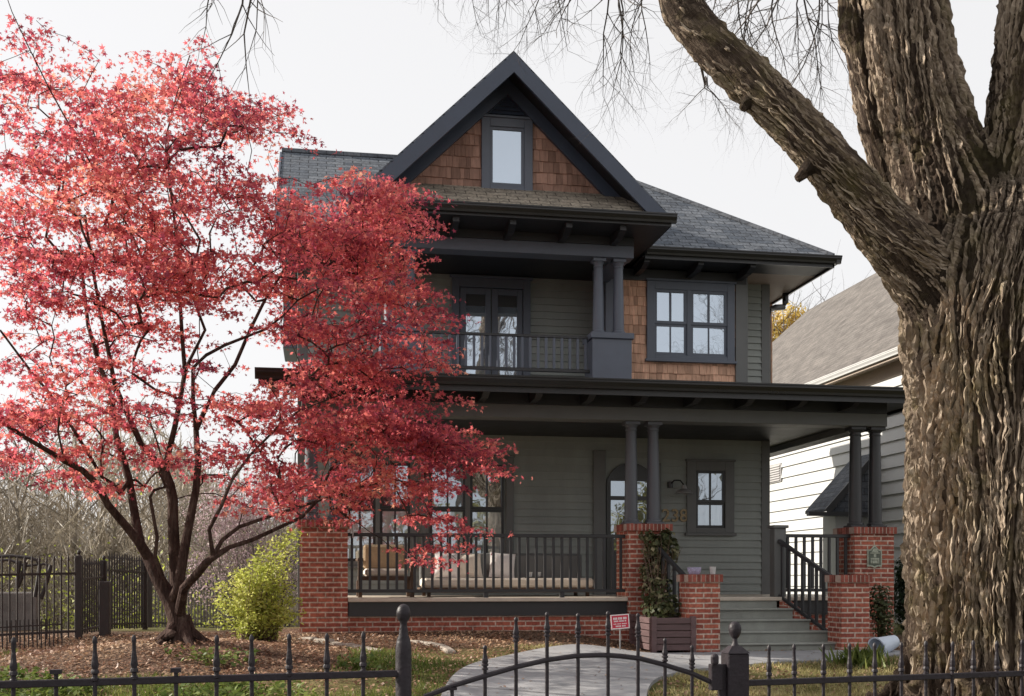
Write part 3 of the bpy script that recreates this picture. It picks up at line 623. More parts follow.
# --- main roof: gable end on the left, hip on the right
E_, RZ, EZ = 17.08, 9.07, 6.80
m = MB()
m.slab([(-.62, E_, EZ), (8.22, E_, EZ), (5.17, 20.13, RZ), (-.62, 20.13, RZ)], .05)
m.slab([(8.22, E_, EZ), (8.22, 23.2, EZ), (5.17, 20.13, RZ)], .05)
m.slab([(8.22, 23.2, EZ), (-.62, 23.2, EZ), (-.62, 20.13, RZ), (5.17, 20.13, RZ)], .05)
rf = m.build('main_roof', 'roof', house)
MB().tube([(8.2, E_ + .02, EZ + .012), (5.17, 20.13, RZ + .012)], .05, 6).tube([(-.62, 20.13, RZ + .01), (5.2, 20.13, RZ + .01)], .06, 6).build('ridge_cap', 'slate', rf)
MB().prism_x([(E_ + 1.2, 6.6), (23.0, 6.6), (20.13, RZ - .06)], -.30, -.18).build('gable_end_wall', 'siding', house)
for y1 in (E_, 23.2): MB().obox((-.635, 20.13, RZ - .11), (-.635, y1, EZ - .11), .03, .2).build('bargeboard', 'barge', house)
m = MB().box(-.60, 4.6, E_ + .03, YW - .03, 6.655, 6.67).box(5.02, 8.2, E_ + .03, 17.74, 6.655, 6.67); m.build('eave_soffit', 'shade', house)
m = MB().box(7.02, 8.19, 17.745, 23.1, 6.655, 6.67); m.box(6.985, 8.19, 17.742, 17.744, 6.655, 6.67); m.build('side_soffit', 'soffit', house)  # side run of the eave soffit, its bounce light painted in as tan
MB().box(-.60, .43, E_ - .0, E_ + .025, 6.62, 6.76).build('fascia', 'dark', house)
MB().box(5.05, 8.21, E_, E_ + .025, 6.62, 6.76).box(8.185, 8.21, E_ + .0, 23.2, 6.621, 6.759).build('fascia', 'dark', house)
gutter((5.06, E_ - .002, 6.675), (8.30, E_ - .002, 6.675), .10, .12).build('gutter', 'black', house)
gutter((8.212, E_ - .08, 6.675), (8.212, 23.2, 6.675), .10, .12).build('gutter', 'black', house)
gutter((-.62, E_ - .002, 6.675), (.40, E_ - .002, 6.675), .10, .12).build('gutter', 'black', house)
tm3 = tail_mesh(.60, .09, .13); tm3.materials.append(MT['shade'])
for px in (646, 700, 752): inst('rafter_tail', tm3, house, (at(px, 265, 17.2)[0], 17.14, 6.653))
# downspout: gutter elbow back to the corner, then down the wall
MB().tube([(8.16, 18.9, 6.66), (8.16, 18.9, 6.50), (8.10, 18.86, 6.40), (7.90, 18.75, 6.36), (7.76, 18.68, 6.30), (7.73, 18.66, 6.1), (7.73, 18.66, 4.7)], .055, 8).build('downspout', 'black', house, smooth=True)
MB().box(-.4, 7.7, 23.0, 25.6, 6.601, 6.74).build('rear_roof', 'slate', house)

# ------------------------------------------------------------------ porch furniture and small things
def P(name, mb, mat, parent, **k): return mb.build(name, mat, parent, **k)
ch = thing('armchair', 'wide tan-cushioned wooden lounge chair at the left end of the porch', 'armchair', (.95, 16.5, FL))
P('seat_frame', MB().box(.58, 1.34, 16.16, 16.86, 1.58, 1.64), 'wood', ch)
for x in (.56, 1.30):
    for y in (16.14, 16.82): P('leg', MB().box(x, x + .06, y, y + .06, FL + .001, 1.579 if y > 16.5 else 1.86), 'wood', ch, bevel=.005)
for x in (.55, 1.29): P('armrest', MB().box(x, x + .085, 16.10, 16.9, 1.861, 1.90), 'wood', ch, bevel=.01)
P('seat_cushion', MB().box(.66, 1.27, 16.15, 16.84, 1.642, 1.75), 'cream', ch, bevel=.03)
P('backrest', MB().slab([(.66, 16.74, 2.10), (1.27, 16.74, 2.10), (1.27, 16.86, 2.11), (.66, 16.86, 2.11)], .36), 'tan', ch, bevel=.03)
sf = thing('sofa', 'long low porch sofa with a cream seat under the big windows', 'sofa', (2.8, 16.7, FL))
xa, xb = at(424, 585, 16.4)[0], at(593, 585, 16.4)[0]
P('seat_cushion', MB().box(xa, xb, 16.35, 17.1, 1.475, 1.615), 'cream', sf, bevel=.03)
P('frame', MB().box(xa - .02, xb + .02, 16.37, 17.3, 1.40, 1.473), 'wood', sf)
P('backrest', MB().slab([(xa, 17.1, 1.98), (xb, 17.1, 1.98), (xb, 17.22, 2.0), (xa, 17.22, 2.0)], .5), 'greige', sf, bevel=.02)
for x in (xa + .05, xb - .1):
    for y in (16.42, 17.2): P('leg', MB().box(x, x + .05, y, y + .05, FL + .001, 1.399), 'wood', sf)
def pillow(x, rz, s, label, mat='pillow'):
    v = MB(); n = 8
    for i in range(n + 1):
        for j in range(n + 1):
            a, b_ = i/n*2 - 1, j/n*2 - 1; t = .07 * (1 - abs(a)**2.5) ** .5 * (1 - abs(b_)**2.5) ** .5
            v.v.append((a*s/2*(1 - .06*(1 - b_*b_)), -t, b_*s/2*(1 - .06*(1 - a*a)))); 
    k = len(v.v)
    for p in list(v.v): v.v.append((p[0], -p[1] + .004, p[2]))
    for i in range(n):
        for j in range(n):
            q = i*(n+1) + j; v.f.append((q, q + n + 1, q + n + 2, q + 1)); v.f.append((k + q, k + q + 1, k + q + n + 2, k + q + n + 1))
    me = v.mesh('pillow'); o = link('pillow', me, MT[mat], None, True); o.location = (x, 16.98, 1.617 + s*.47); o.rotation_euler = (R(-14), R(rz), 0)
    tag(o, label, 'pillow', 'pillows on the porch sofa')
pillow(at(448, 560, 16.9)[0], 3, .40, 'plain pillow at the left of the porch sofa, behind the red leaves')
pillow(at(470, 560, 16.9)[0], -4, .38, 'plain pale pillow in the middle of the sofa pillows', 'cream')
pillow(at(503, 560, 16.9)[0], 5, .40, 'white pillow furthest right on the porch sofa, lit brightest')
X = at(534, 573, 16.6)[0]
tr = thing('tray', 'small dark tray holding two pale cups on the sofa seat', 'tray', (X, 16.6, 1.616))
P('base', MB().box(X - .16, X + .16, 16.5, 16.7, 1.617, 1.632), 'black', tr, bevel=.004)
for i, dx in enumerate((-.06, .07)):
    o = MB().lathe((X + dx, 16.6, 1.634), [(.028, 0), (.036, .07), (.032, .07), (.026, .01)], 14).build('cup', 'ceramic', None, smooth=True)
    tag(o, ('left' if i == 0 else 'right') + ' one of two pale cups on the sofa tray', 'cup', 'cups on the tray')
# things on the left stair pier
p = at(694, 573, 14.35)
o = MB().lathe((p[0], 14.34, 1.664), [(.065, 0), (.085, .03), (.092, .09), (.084, .09), (.07, .02)], 18).build('flower_pot', 'violet', None, smooth=True); tag(o, 'low violet-patterned bowl on the left stair pier', 'bowl')
p = at(713, 573, 14.35)
o = MB().lathe((p[0], 14.36, 1.664), [(.036, 0), (.044, .10), (.039, .10), (.03, .01)], 16).build('cup', 'ceramic', None, smooth=True); tag(o, 'pale grey cup on the right side of the left stair pier', 'cup')
# white cord knotted over the left end of the porch rail
p = at(352, 522, 15.62)
o = MB().tube([(.36, 15.50, 2.403), (.43, 15.56, 2.41), (.46, 15.60, 2.40), (.475, 15.61, 2.30), (.47, 15.605, 2.16)], [.014, .016, .018, .014, .008], 6).tube([(.43, 15.57, 2.40), (.435, 15.585, 2.30), (.45, 15.60, 2.22)], .010, 5).build('white_cord', 'white', None, smooth=True); tag(o, 'white knotted cord hanging over the left end of the porch rail', 'cord')
# ------------------------------------------------------------------ neighbour's house on the right
nb = thing('neighbour_house', 'white-sided house with a big pale brown roof behind the large tree', 'house', (13, 22, .5))
NX = 11.5
m = MB(); y = 31.0
z = .35; k = 0
while z < 6.0:           # wide lap boards on the wall facing left
    e = .27; ys = [16.8]
    while ys[-1] < 34.9: ys.append(min(34.9, ys[-1] + random.uniform(1.6, 3.4)))
    for a, b_ in zip(ys, ys[1:]):
        m.add([(NX - .045, a + .003, z), (NX - .045, b_ - .003, z), (NX - .003, b_ - .002, z + e), (NX - .003, a + .002, z + e), (NX, a, z), (NX, b_, z)], [(3,2,1,0), (5,4,0,1)])
    z += e
m.box(NX, 20.5, 16.8, 34.9, .2, 5.98); m.prism_y([(NX - .0, 5.981), (20.5, 5.981), (16.0, 10.2)], 16.8, 16.95)
m.build('wall', 'white', nb)
lap(MB(), NX + .03, 20.5, .35, 5.9, 16.79, .27, (), .045).build('front_wall', 'white', nb)
for x0 in (13.0, 17.2):
    w_ = MB().box(x0, x0 + .12, 16.70, 16.76, 1.6, 3.6).box(x0 + 1.28, x0 + 1.4, 16.70, 16.76, 1.6, 3.6).box(x0 + .12, x0 + 1.28, 16.70, 16.76, 3.48, 3.6).box(x0 + .12, x0 + 1.28, 16.70, 16.76, 1.6, 1.7).box(x0 + .12, x0 + 1.28, 16.705, 16.75, 2.58, 2.64).build('window', 'greige', nb)
    MB().box(x0 + .12, x0 + 1.28, 16.742, 16.748, 1.7, 3.48).build('pane', 'curtain', w_)
nz = lambda x: 6.11 + .897*(x - 11.1)
MB().slab([(16, 16.3, nz(16)), (16, 35.3, nz(16)), (11.08, 35.3, nz(11.08)), (11.08, 16.3, nz(11.08))], .08).slab([(20.9, 16.3, nz(11.1)), (20.9, 35.3, nz(11.1)), (16, 35.3, nz(16)), (16, 16.3, nz(16))], .08).build('roof', 'nroof', nb)
MB().box(11.12, NX - .03, 16.4, 35.2, 5.97, 5.995).build('soffit', 'soffit', nb)
MB().box(11.085, 11.115, 16.35, 35.28, 5.90, 6.06).build('fascia', 'soffit', nb)
MB().box(NX - .05, NX - .024, 16.8, 34.9, 5.69, 5.969).build('frieze_board', 'soffit', nb)
gutter((11.083, 35.3, 5.95), (11.083, 16.3, 5.95), .10, .12).build('gutter', 'white', nb)
p = at(780, 468, 27.0)
v = MB().box(NX - .05, NX - .023, 26.8, 27.75, 4.05, 4.52).build('vent', 'galv', nb)
m = MB()
for i in range(7): m.add([(NX - .075, 26.85, 4.08 + i*.06), (NX - .075, 27.7, 4.08 + i*.06), (NX - .051, 27.7, 4.13 + i*.06), (NX - .051, 26.85, 4.13 + i*.06)], [(0,1,2,3)])
m.build('vent_slats', 'galv', v)
# low hipped side entry
se = MB().box(10.72, NX - .03, 22.25, 22.85, .3, 2.98).build('side_entry_wall', 'white', nb)
MB().slab([(10.38, 21.9, 3.06), (NX - .02, 21.9, 4.25), (NX - .02, 23.0, 4.25), (10.38, 23.0, 3.06)], .06).build('side_entry_roof', 'slate', nb)
MB().prism_y([(10.5, 3.0), (NX - .03, 3.0), (NX - .03, 4.17)], 22.0, 22.2).build('side_entry_gable', 'slate', nb)
MB().obox((10.36, 21.89, 2.99), (NX - .03, 21.89, 4.19), .03, .13).box(9.95, NX - .03, 21.86, 21.98, 2.90, 2.985).build('side_entry_fascia', 'dark', nb)

# ------------------------------------------------------------------ ground and path
def grid(xs, ys, fn):
    X, Y = np.meshgrid(xs, ys); Z = fn(X, Y); nx = len(xs); ny = len(ys)
    v = np.stack([X.ravel(), Y.ravel(), Z.ravel()], 1)
    i = np.arange((nx - 1)*(ny - 1)); r = i // (nx - 1); c = i % (nx - 1); a = r*nx + c
    return v, np.stack([a, a + 1, a + nx + 1, a + nx], 1)
xs = np.concatenate([[-400, -120, -50, -25, -14], np.arange(-9, 11.01, .12), [13, 17, 25, 50, 120, 400]])
ys = np.concatenate([[-200, -60, -25, -10, -3, 0, 2, 3], np.arange(3.1, 17.5, .12), np.arange(17.6, 34, .8), [40, 60, 120, 300, 800]])
v, f = grid(xs, ys, hgt)
me = bpy.data.meshes.new('ground'); me.from_pydata(v.tolist(), [], f.tolist()); me.update()
# zones: where the mulch bed lies and where the lawn grows
def mulch(x, y):
    x = np.asarray(x, float); y = np.asarray(y, float)
    bed = sm(13.2, 14.1, y + .25*np.sin(x*1.3)) * (1 - sm(16, 17.5, y))
    rad = np.hypot((x - MAPLE[0])/1.9, (y - MAPLE[1])/1.7)
    bed = np.maximum(bed, 1 - sm(.85, 1.25, rad + .12*np.sin(3*x) ))
    bed = np.maximum(bed, (1 - sm(.9, 1.3, np.hypot(x - TREE[0], y - TREE[1])))*.8)
    return bed
att = me.attributes.new('mulch', 'FLOAT', 'POINT'); att.data.foreach_set('value', mulch(v[:, 0], v[:, 1]).astype(np.float32))
def M_ground():
    m, nt, out = newmat('lawn_and_mulch')
    b = N(nt, 'ShaderNodeBsdfPrincipled'); b.inputs['Roughness'].default_value = .95; b.inputs['Specular IOR Level'].default_value = .1
    g = N(nt, 'ShaderNodeNewGeometry')
    n1 = N(nt, 'ShaderNodeTexNoise'); n1.inputs['Scale'].default_value = 1.1; n1.inputs['Detail'].default_value = 8; n1.inputs['Roughness'].default_value = .7; L(nt, g.outputs['Position'], n1.inputs['Vector'])
    n2 = N(nt, 'ShaderNodeTexNoise'); n2.inputs['Scale'].default_value = 38; n2.inputs['Detail'].default_value = 6; L(nt, g.outputs['Position'], n2.inputs['Vector'])
    vo = N(nt, 'ShaderNodeTexVoronoi'); vo.inputs['Scale'].default_value = 34; L(nt, g.outputs['Position'], vo.inputs['Vector'])
    gr = ramp(nt, n1.outputs['Fac'], [(.32, (.055, .065, .02)), (.5, (.13, .125, .045)), (.66, (.23, .19, .09))])
    mu = ramp(nt, vo.outputs['Color'], [(0, (.05, .03, .022)), (.5, (.13, .082, .058)), (1, (.29, .20, .14))])
    at_ = N(nt, 'ShaderNodeAttribute', attribute_name='mulch')
    a2 = N(nt, 'ShaderNodeMath', operation='MULTIPLY_ADD'); a2.inputs[1].default_value = .7; a2.inputs[2].default_value = -.35; L(nt, n1.outputs['Fac'], a2.inputs[0])
    a3 = N(nt, 'ShaderNodeMath', operation='ADD', use_clamp=True); L(nt, a2.outputs[0], a3.inputs[0]); L(nt, at_.outputs['Fac'], a3.inputs[1])
    mx = N(nt, 'ShaderNodeMix', data_type='RGBA'); L(nt, a3.outputs[0], mx.inputs['Factor']); L(nt, gr.outputs[0], mx.inputs['A']); L(nt, mu.outputs[0], mx.inputs['B'])
    mv = N(nt, 'ShaderNodeMix', data_type='RGBA', blend_type='MULTIPLY'); mv.inputs['Factor'].default_value = 1
    r2 = ramp(nt, n2.outputs['Fac'], [(.3, (.55, .55, .55)), (.7, (1.3, 1.3, 1.3))]); L(nt, mx.outputs['Result'], mv.inputs['A']); L(nt, r2.outputs[0], mv.inputs['B']); L(nt, mv.outputs['Result'], b.inputs['Base Color'])
    bp = N(nt, 'ShaderNodeBump'); bp.inputs['Strength'].default_value = .9; bp.inputs['Distance'].default_value = .05; L(nt, n2.outputs['Fac'], bp.inputs['Height']); L(nt, bp.outputs[0], b.inputs['Normal'])
    L(nt, b.outputs[0], out.inputs[0]); return m
go = link('ground', me, M_ground(), None, True); tag(go, 'grassy front yard with bare mulch beds', 'ground', kind='structure')

# path: steps -> curve -> gate
lft = [(7.4, 14.22), (5.2, 14.18), (4.4, 14.08), (3.3, 13.75), (2.45, 13.0), (1.75, 12.0), (1.3, 10.9), (1.0, 9.5), (.78, 8.0), (.6, 6.4), (.5, 5.2), (.45, 4.25), (.3, 3.2)]
rgt = [(7.4, 13.0), (5.9, 13.0), (5.1, 12.75), (4.3, 12.1), (3.65, 11.2), (3.05, 10.1), (2.55, 8.6), (2.05, 6.7), (1.8, 5.3), (1.65, 4.4), (1.6, 3.2)]
def smoothline(p, n=12):
    p = [Vector((*q, 0)) for q in p]; out = []
    for i in range(len(p) - 1):
        a = p[max(i-1, 0)]; b_ = p[i]; c_ = p[i+1]; d_ = p[min(i+2, len(p)-1)]
        for k in range(n):
            t = k / n; out.append(.5*((2*b_) + (c_ - a)*t + (2*a - 5*b_ + 4*c_ - d_)*t*t + (3*b_ - a - 3*c_ + d_)*t**3))
    out.append(p[-1]); return out
def resample(p, n=120):
    d = np.concatenate([[0], np.cumsum([(b_ - a).length for a, b_ in zip(p, p[1:])])]); c_ = np.array([list(q) for q in p]); u = np.linspace(0, d[-1], n)
    return [Vector((np.interp(t, d, c_[:, 0]), np.interp(t, d, c_[:, 1]), 0)) for t in u]
A, B = resample(smoothline(lft)), resample(smoothline(rgt)); m = MB(); K = 7
for a, b_ in zip(A, B):
    for k in range(K + 1):
        q = a.lerp(b_, k / K); m.v.append((q.x, q.y, H(q.x, q.y) + (.035 if 0 < k < K else .035)))
    m.v.append((a.x, a.y, H(a.x, a.y) - .05)); m.v.append((b_.x, b_.y, H(b_.x, b_.y) - .05))
W = K + 3
for i in range(len(A) - 1):
    for k in range(K): m.f.append((i*W + k, i*W + k + 1, (i+1)*W + k + 1, (i+1)*W + k))
    m.f.append((i*W, (i+1)*W, (i+1)*W + K + 1, i*W + K + 1)); m.f.append((i*W + K, i*W + K + 2, (i+1)*W + K + 2, (i+1)*W + K))
o = m.build('path', 'path', None, smooth=True); tag(o, 'grey concrete path curving from the gate to the porch steps', 'path', kind='structure')
jm = MB()
for i in range(8, len(A) - 2, 11):
    a, b_ = A[i], B[i]; d = (A[i+1] - a).normalized()*.007
    for k in range(K):
        q, r = a.lerp(b_, k/K), a.lerp(b_, (k + 1)/K); q2, r2 = A[i+1].lerp(B[i+1], k/K), A[i+1].lerp(B[i+1], (k+1)/K); f_ = .012/max(.01, (q2 - q).length); q2 = q.lerp(q2, f_); r2 = r.lerp(r2, .012/max(.01, (r2 - r).length))
        jm.add([(p_.x, p_.y, H(p_.x, p_.y) + .0395) for p_ in (q, r, r2, q2)], [(0, 1, 2, 3)])
jm.build('path_joint', 'asphalt', o)
def onpath(x, y):
    ya = np.array([q.y for q in A])[::-1]; xa_ = np.array([q.x for q in A])[::-1]; yb = np.array([q.y for q in B])[::-1]; xb_ = np.array([q.x for q in B])[::-1]
    l = np.interp(y, ya, xa_); r = np.interp(y, yb, xb_, right=99)
    return (x > l - .02) & (x < r + .02) & (y < 14.2)
o = MB().slab([(-60, 2.05, .165), (60, 2.05, .165), (60, 3.25, .165), (-60, 3.25, .165)][::1], .12).build('sidewalk', 'path', None); tag(o, 'concrete sidewalk outside the fence', 'sidewalk', kind='structure')
o = MB().slab([(-200, -9, .03), (200, -9, .03), (200, 2.04, .03), (-200, 2.04, .03)], .05).build('road', 'asphalt', None); tag(o, 'asphalt street in front of the yard', 'road', kind='structure')
# edging stones of the bed
es = [(300, 638), (316, 641), (332, 644), (348, 647), (364, 650), (380, 653)]
es2 = [(411, 642), (427, 644), (443, 648), (452, 654)]
for L_ in (es, es2):
    for (ax, ay), (bx, by) in zip(L_, L_[1:]):
        a = Vector(ground_at(ax, ay)); b_ = Vector(ground_at(bx, by)); d = (b_ - a); q = a.lerp(b_, .5)
        l = d.length*.47; o = MB().box(-l, l, -.06, .06, -.08, .04).build('edging_stone', 'stone', None, bevel=.02)
        o.location = (q.x, q.y, q.z + random.uniform(-.015, .01)); o.rotation_euler = (random.uniform(-.08, .08), random.uniform(-.05, .05), math.atan2(d.y, d.x) + random.uniform(-.05, .05))
        tag(o, 'pale flat edging stone along the mulch bed by the brick porch', 'edging stone', 'edging stones of the mulch bed')

# ------------------------------------------------------------------ iron fence and gate in front
FA = R(9.5); FC, FS = math.cos(FA), math.sin(FA)
def fxy(t): return (.31 + FC*t, 4.2 + FS*t)
def ft(px):
    k = math.tan(math.atan((px - 512)/FOC) + YAW); return (k*4.2 - .31) / (FC - FS*k)
def fz(px, py):
    x, y = fxy(ft(px)); return EYE + (HOR - py)/FOC*(x*SY + y*CY)
def spear(h, r=.0075, capped=False, s=1.0):
    b = MB().lathe((0, 0, 0), [(r, 0), (r, h - .155*s)], 8)
    if capped: return b.box(-.017, .017, -.017, .017, h - .155*s - .002, h - .142*s)
    return b.lathe((0, 0, h - .155*s), [(r, 0), (r*1.7, .004*s), (r*1.7, .012*s), (r*1.15, .016*s), (r*1.15, .024*s), (r*1.8, .028*s), (r*1.8, .037*s), (r*1.3, .042*s), (r*1.75, .055*s), (r*1.4, .07*s), (r*.95, .10*s), (r*.85, .128*s), (r*1.15, .134*s), (r*1.05, .146*s), (r*.3, .155*s)], 8)
def fence(name, label, t0, t1, zr, pickets, ztop):
    x, y = fxy((t0 + t1)/2); f_ = thing(name, label, 'fence', (x, y, H(x, y)))
    for z in (zr, .42): P('rail', MB().obox((*fxy(t0), z), (*fxy(t1), z), .024, .025), 'iron', f_, bevel=.003)
    full = spear(ztop - .2).mesh('picket'); full.materials.append(MT['iron']); cut = spear(ztop - .2 + .03, capped=True).mesh('picket'); cut.materials.append(MT['iron'])
    for me_ in (full, cut): me_.polygons.foreach_set('use_smooth', np.ones(len(me_.polygons), bool)); me_.set_sharp_from_angle(angle=R(35))
    for px, c_ in pickets:
        x, y = fxy(ft(px)); o = inst('picket', cut if c_ else full, f_, (x, y, .2 + random.uniform(-.004, .004))); o.rotation_euler = (random.uniform(-.008, .008), random.uniform(-.008, .008), 0)
        if c_: o['label'] = 'picket that has lost its spear point'
    return f_
fl = fence('iron_fence', 'black spear-topped iron fence across the front left, two pickets blunt', ft(-620), ft(400), 1.25,
      [(q, q in (55, 177)) for q in (-600, -550, -503, -460, -418, -378, -340, -303, -267, -232, -197, -163, -130, -94, -62, -27, 11, 55, 96, 137, 177, 215, 253, 290, 326, 361)], 1.405)
fr = fence('iron_fence', 'black spear-topped iron fence at front right, passing before the huge trunk', ft(742), ft(1220), 1.17,
      [(q, False) for q in (769, 796, 823, 850, 876, 901, 926, 950, 974, 997, 1020, 1043, 1066, 1088, 1110, 1132, 1154, 1176, 1198)], 1.325)
x, y = fxy(ft(403.5)); po = MB().lathe((x, y, .1), [(.030, 0), (.030, 1.24), (.026, 1.27), (.016, 1.30), (.017, 1.31), (.013, 1.325), (.014, 1.34), (.022, 1.350), (.0265, 1.366), (.0265, 1.38), (.021, 1.395), (.011, 1.405), (.001, 1.408)], 20).build('post', 'iron', fl, smooth=True)
po['label'] = 'round post with a ball finial'
x, y = fxy(ft(735)); po = MB().box(x - .045, x + .045, y - .045, y + .045, .1, 1.295).build('post', 'iron', fr, bevel=.004); po.data
MB().add([(x - .048, y - .048, 1.296), (x + .048, y - .048, 1.296), (x + .048, y + .048, 1.296), (x - .048, y + .048, 1.296), (x - .02, y - .02, 1.325), (x + .02, y - .02, 1.325), (x + .02, y + .02, 1.325), (x - .02, y + .02, 1.325)], [(3,2,1,0), (4,5,6,7), (0,1,5,4), (1,2,6,5), (2,3,7,6), (3,0,4,7)]).build('post_cap', 'iron', po)
MB().lathe((x, y, 1.325), [(.018, 0), (.011, .012), (.010, .03), (.016, .036), (.024, .052), (.0265, .068), (.024, .085), (.014, .098), (.001, .101)], 18).build('finial', 'iron', po, smooth=True)
gx, gy = fxy(ft(560)); gt = thing('iron_gate', 'black iron garden gate with an arched top rail over the path', 'gate', (gx, gy, H(gx, gy)))
ap = [(424, 697), (437, 692), (452, 686), (485, 676), (516, 667), (547, 660), (575, 656), (600, 655), (620, 656), (640, 658.5), (665, 665), (692, 673.5), (715, 684), (722, 688)]
P('arched_rail', MB().tube([(*fxy(ft(a)), fz(a, b_)) for a, b_ in ap], .0105, 8), 'iron', gt, smooth=True)
P('rail', MB().obox((*fxy(ft(424)), .42), (*fxy(ft(722)), .42), .028, .03), 'iron', gt)
P('rail', MB().obox((*fxy(ft(424)), .95), (*fxy(ft(722)), .95), .024, .028), 'iron', gt)
for px in (424, 722): P('stile', MB().obox((*fxy(ft(px)), .30), (*fxy(ft(px)), fz(px, 697 if px < 500 else 664)), .026, .026), 'iron', gt)
for px, py in ((452, 664), (485, 645), (516, 617), (547, 612), (578, 613), (608, 611), (638, 613), (665, 638), (692, 645)):
    x, y = fxy(ft(px)); zt = fz(px, py)
    o = spear(zt - .28, .0075, px == 452, .62).build('picket', 'iron', gt, smooth=True); o.location = (x, y, .28); setparent(o, gt)
x, y = fxy(ft(715)); P('latch', MB().box(x - .022, x + .028, y - .02, y + .02, fz(715, 690), fz(715, 664)).lathe((x - .012, y - .03, fz(715, 664)), [(.012, 0), (.017, .006), (.017, .035), (.008, .045)], 10), 'iron', gt, bevel=.003)

# ------------------------------------------------------------------ fences at the back left
def back_fence(label, pts, h, sp, name='iron_fence', post_last=True, drop=0.0):
    a, b_ = Vector(pts[0]), Vector(pts[1]); c_ = (a + b_)/2
    f_ = thing(name, label, 'fence' if name != 'side_gate' else 'gate', (c_.x, c_.y, H(c_.x, c_.y)))
    ln = (b_ - a).length; n = int(ln / sp); ang = math.atan2(b_.y - a.y, b_.x - a.x)
    za, zb = H(a.x, a.y), H(b_.x, b_.y)
    for q in (.10, h - .20): P('rail', MB().obox((a.x, a.y, za + q), (b_.x, b_.y, zb + q), .025, .03), 'oldiron', f_)
    pm = MB().box(-.009, .009, -.009, .009, 0, h - .06).add([(-.014, -.014, h - .06), (.014, -.014, h - .06), (.014, .014, h - .06), (-.014, .014, h - .06), (0, 0, h + .04)], [(0,1,4), (1,2,4), (2,3,4), (3,0,4), (3,2,1,0)]).mesh('picket'); pm.materials.append(MT['oldiron'])
    for i in range(n):
        t = (i + .5)/n; q = a.lerp(b_, t); inst('picket', pm, f_, (q.x, q.y, H(q.x, q.y) + .03 + random.uniform(-.01, .01)), ang)
    for q, s in ((a, 0), (b_, 1)):
        if s == 0 and not post_last: continue
        z = H(q.x, q.y); P('post', MB().box(q.x - .035, q.x + .035, q.y - .035, q.y + .035, z - .1, z + h + .02).lathe((q.x, q.y, z + h + .021), [(.03, 0), (.012, .015), (.026, .04), (.02, .065), (.002, .075)], 10), 'oldiron', f_, bevel=.003)
    return f_
pa = at(-230, 600, 13.6); pb = at(79, 600, 15.0); pc = at(150, 600, 17.0)
back_fence('dark rusty iron fence at the far left edge of the yard', [pa[:2], pb[:2]], 1.03, .085, post_last=False)
back_fence('narrow side gate of thin iron bars between two dark posts', [pb[:2], at(104, 600, 16.0)[:2]], .95, .085, 'side_gate', False)
back_fence('iron fence with thin bars directly left of the maple trunk', [at(108, 600, 16.4)[:2], at(145, 600, 17.6)[:2]], 1.05, .08, post_last=False)
back_fence('far low iron fence seen between the maple trunk and the bright bush', [at(150, 600, 20)[:2], at(235, 600, 22)[:2]], .95, .085)
p = at(105, 600, 15.2); z = H(p[0], p[1]); wp = MB().box(p[0] - .065, p[0] + .065, p[1] - .065, p[1] + .065, z - .1, 1.57).build('stout_post', 'oldiron', None, bevel=.008); tag(wp, 'stout near-black post standing among the iron bars', 'post')
# low hoop edging in front of the back fence
a = at(-20, 625, 13.6); b_ = at(62, 630, 14.3)
lo = thing('low_fence', 'low wire border fence in the ivy at the far left', 'fence', (a[0], a[1], H(a[0], a[1])))
pm = MB().box(-.006, .006, -.006, .006, 0, .36).mesh('picket'); pm.materials.append(MT['oldiron'])
for i in range(20):
    t = i/19; x = a[0] + (b_[0] - a[0])*t; y = a[1] + (b_[1] - a[1])*t; inst('picket', pm, lo, (x, y, H(x, y)))
P('rail', MB().obox((a[0], a[1], H(a[0], a[1]) + .28), (b_[0], b_[1], H(b_[0], b_[1]) + .28), .012, .015), 'oldiron', lo)
# bent dark garden frame behind that fence
g_ = thing('garden_frame', 'dark bent metal garden frame leaning over the fence at the far left', 'garden frame', at(20, 600, 15.6))
Yg = 15.6
P('top_bar', MB().tube([at(-14, 557, Yg), at(12, 556, Yg), at(30, 558, Yg), at(37, 560, Yg), at(40, 566, Yg)], .022, 7).tube([at(-14, 561, Yg + .4), at(10, 560, Yg + .4), at(26, 566, Yg + .4), at(44, 564, Yg + .4), at(50, 566, Yg + .4)], .018, 7), 'oldiron', g_, smooth=True)
for l_ in ([(20, 561), (18, 575), (17, 588)], [(26, 562), (22, 577), (17, 588)], [(40, 564), (38, 580), (35, 597)], [(51, 565), (47, 582), (41, 599)], [(-3, 560), (-3, 600), (-4, 640)]):
    P('leg', MB().tube([at(a_, b__, Yg) for a_, b__ in l_], .026, 7), 'oldiron', g_, smooth=True)
w_ = MB().box(at(-60, 600, 17)[0], at(44, 600, 17)[0], 16.6, 16.8, .3, 1.42).build('garden_wall', 'dullstone', None, bevel=.02); tag(w_, 'low grey stone wall behind the rusty fence at far left', 'wall')

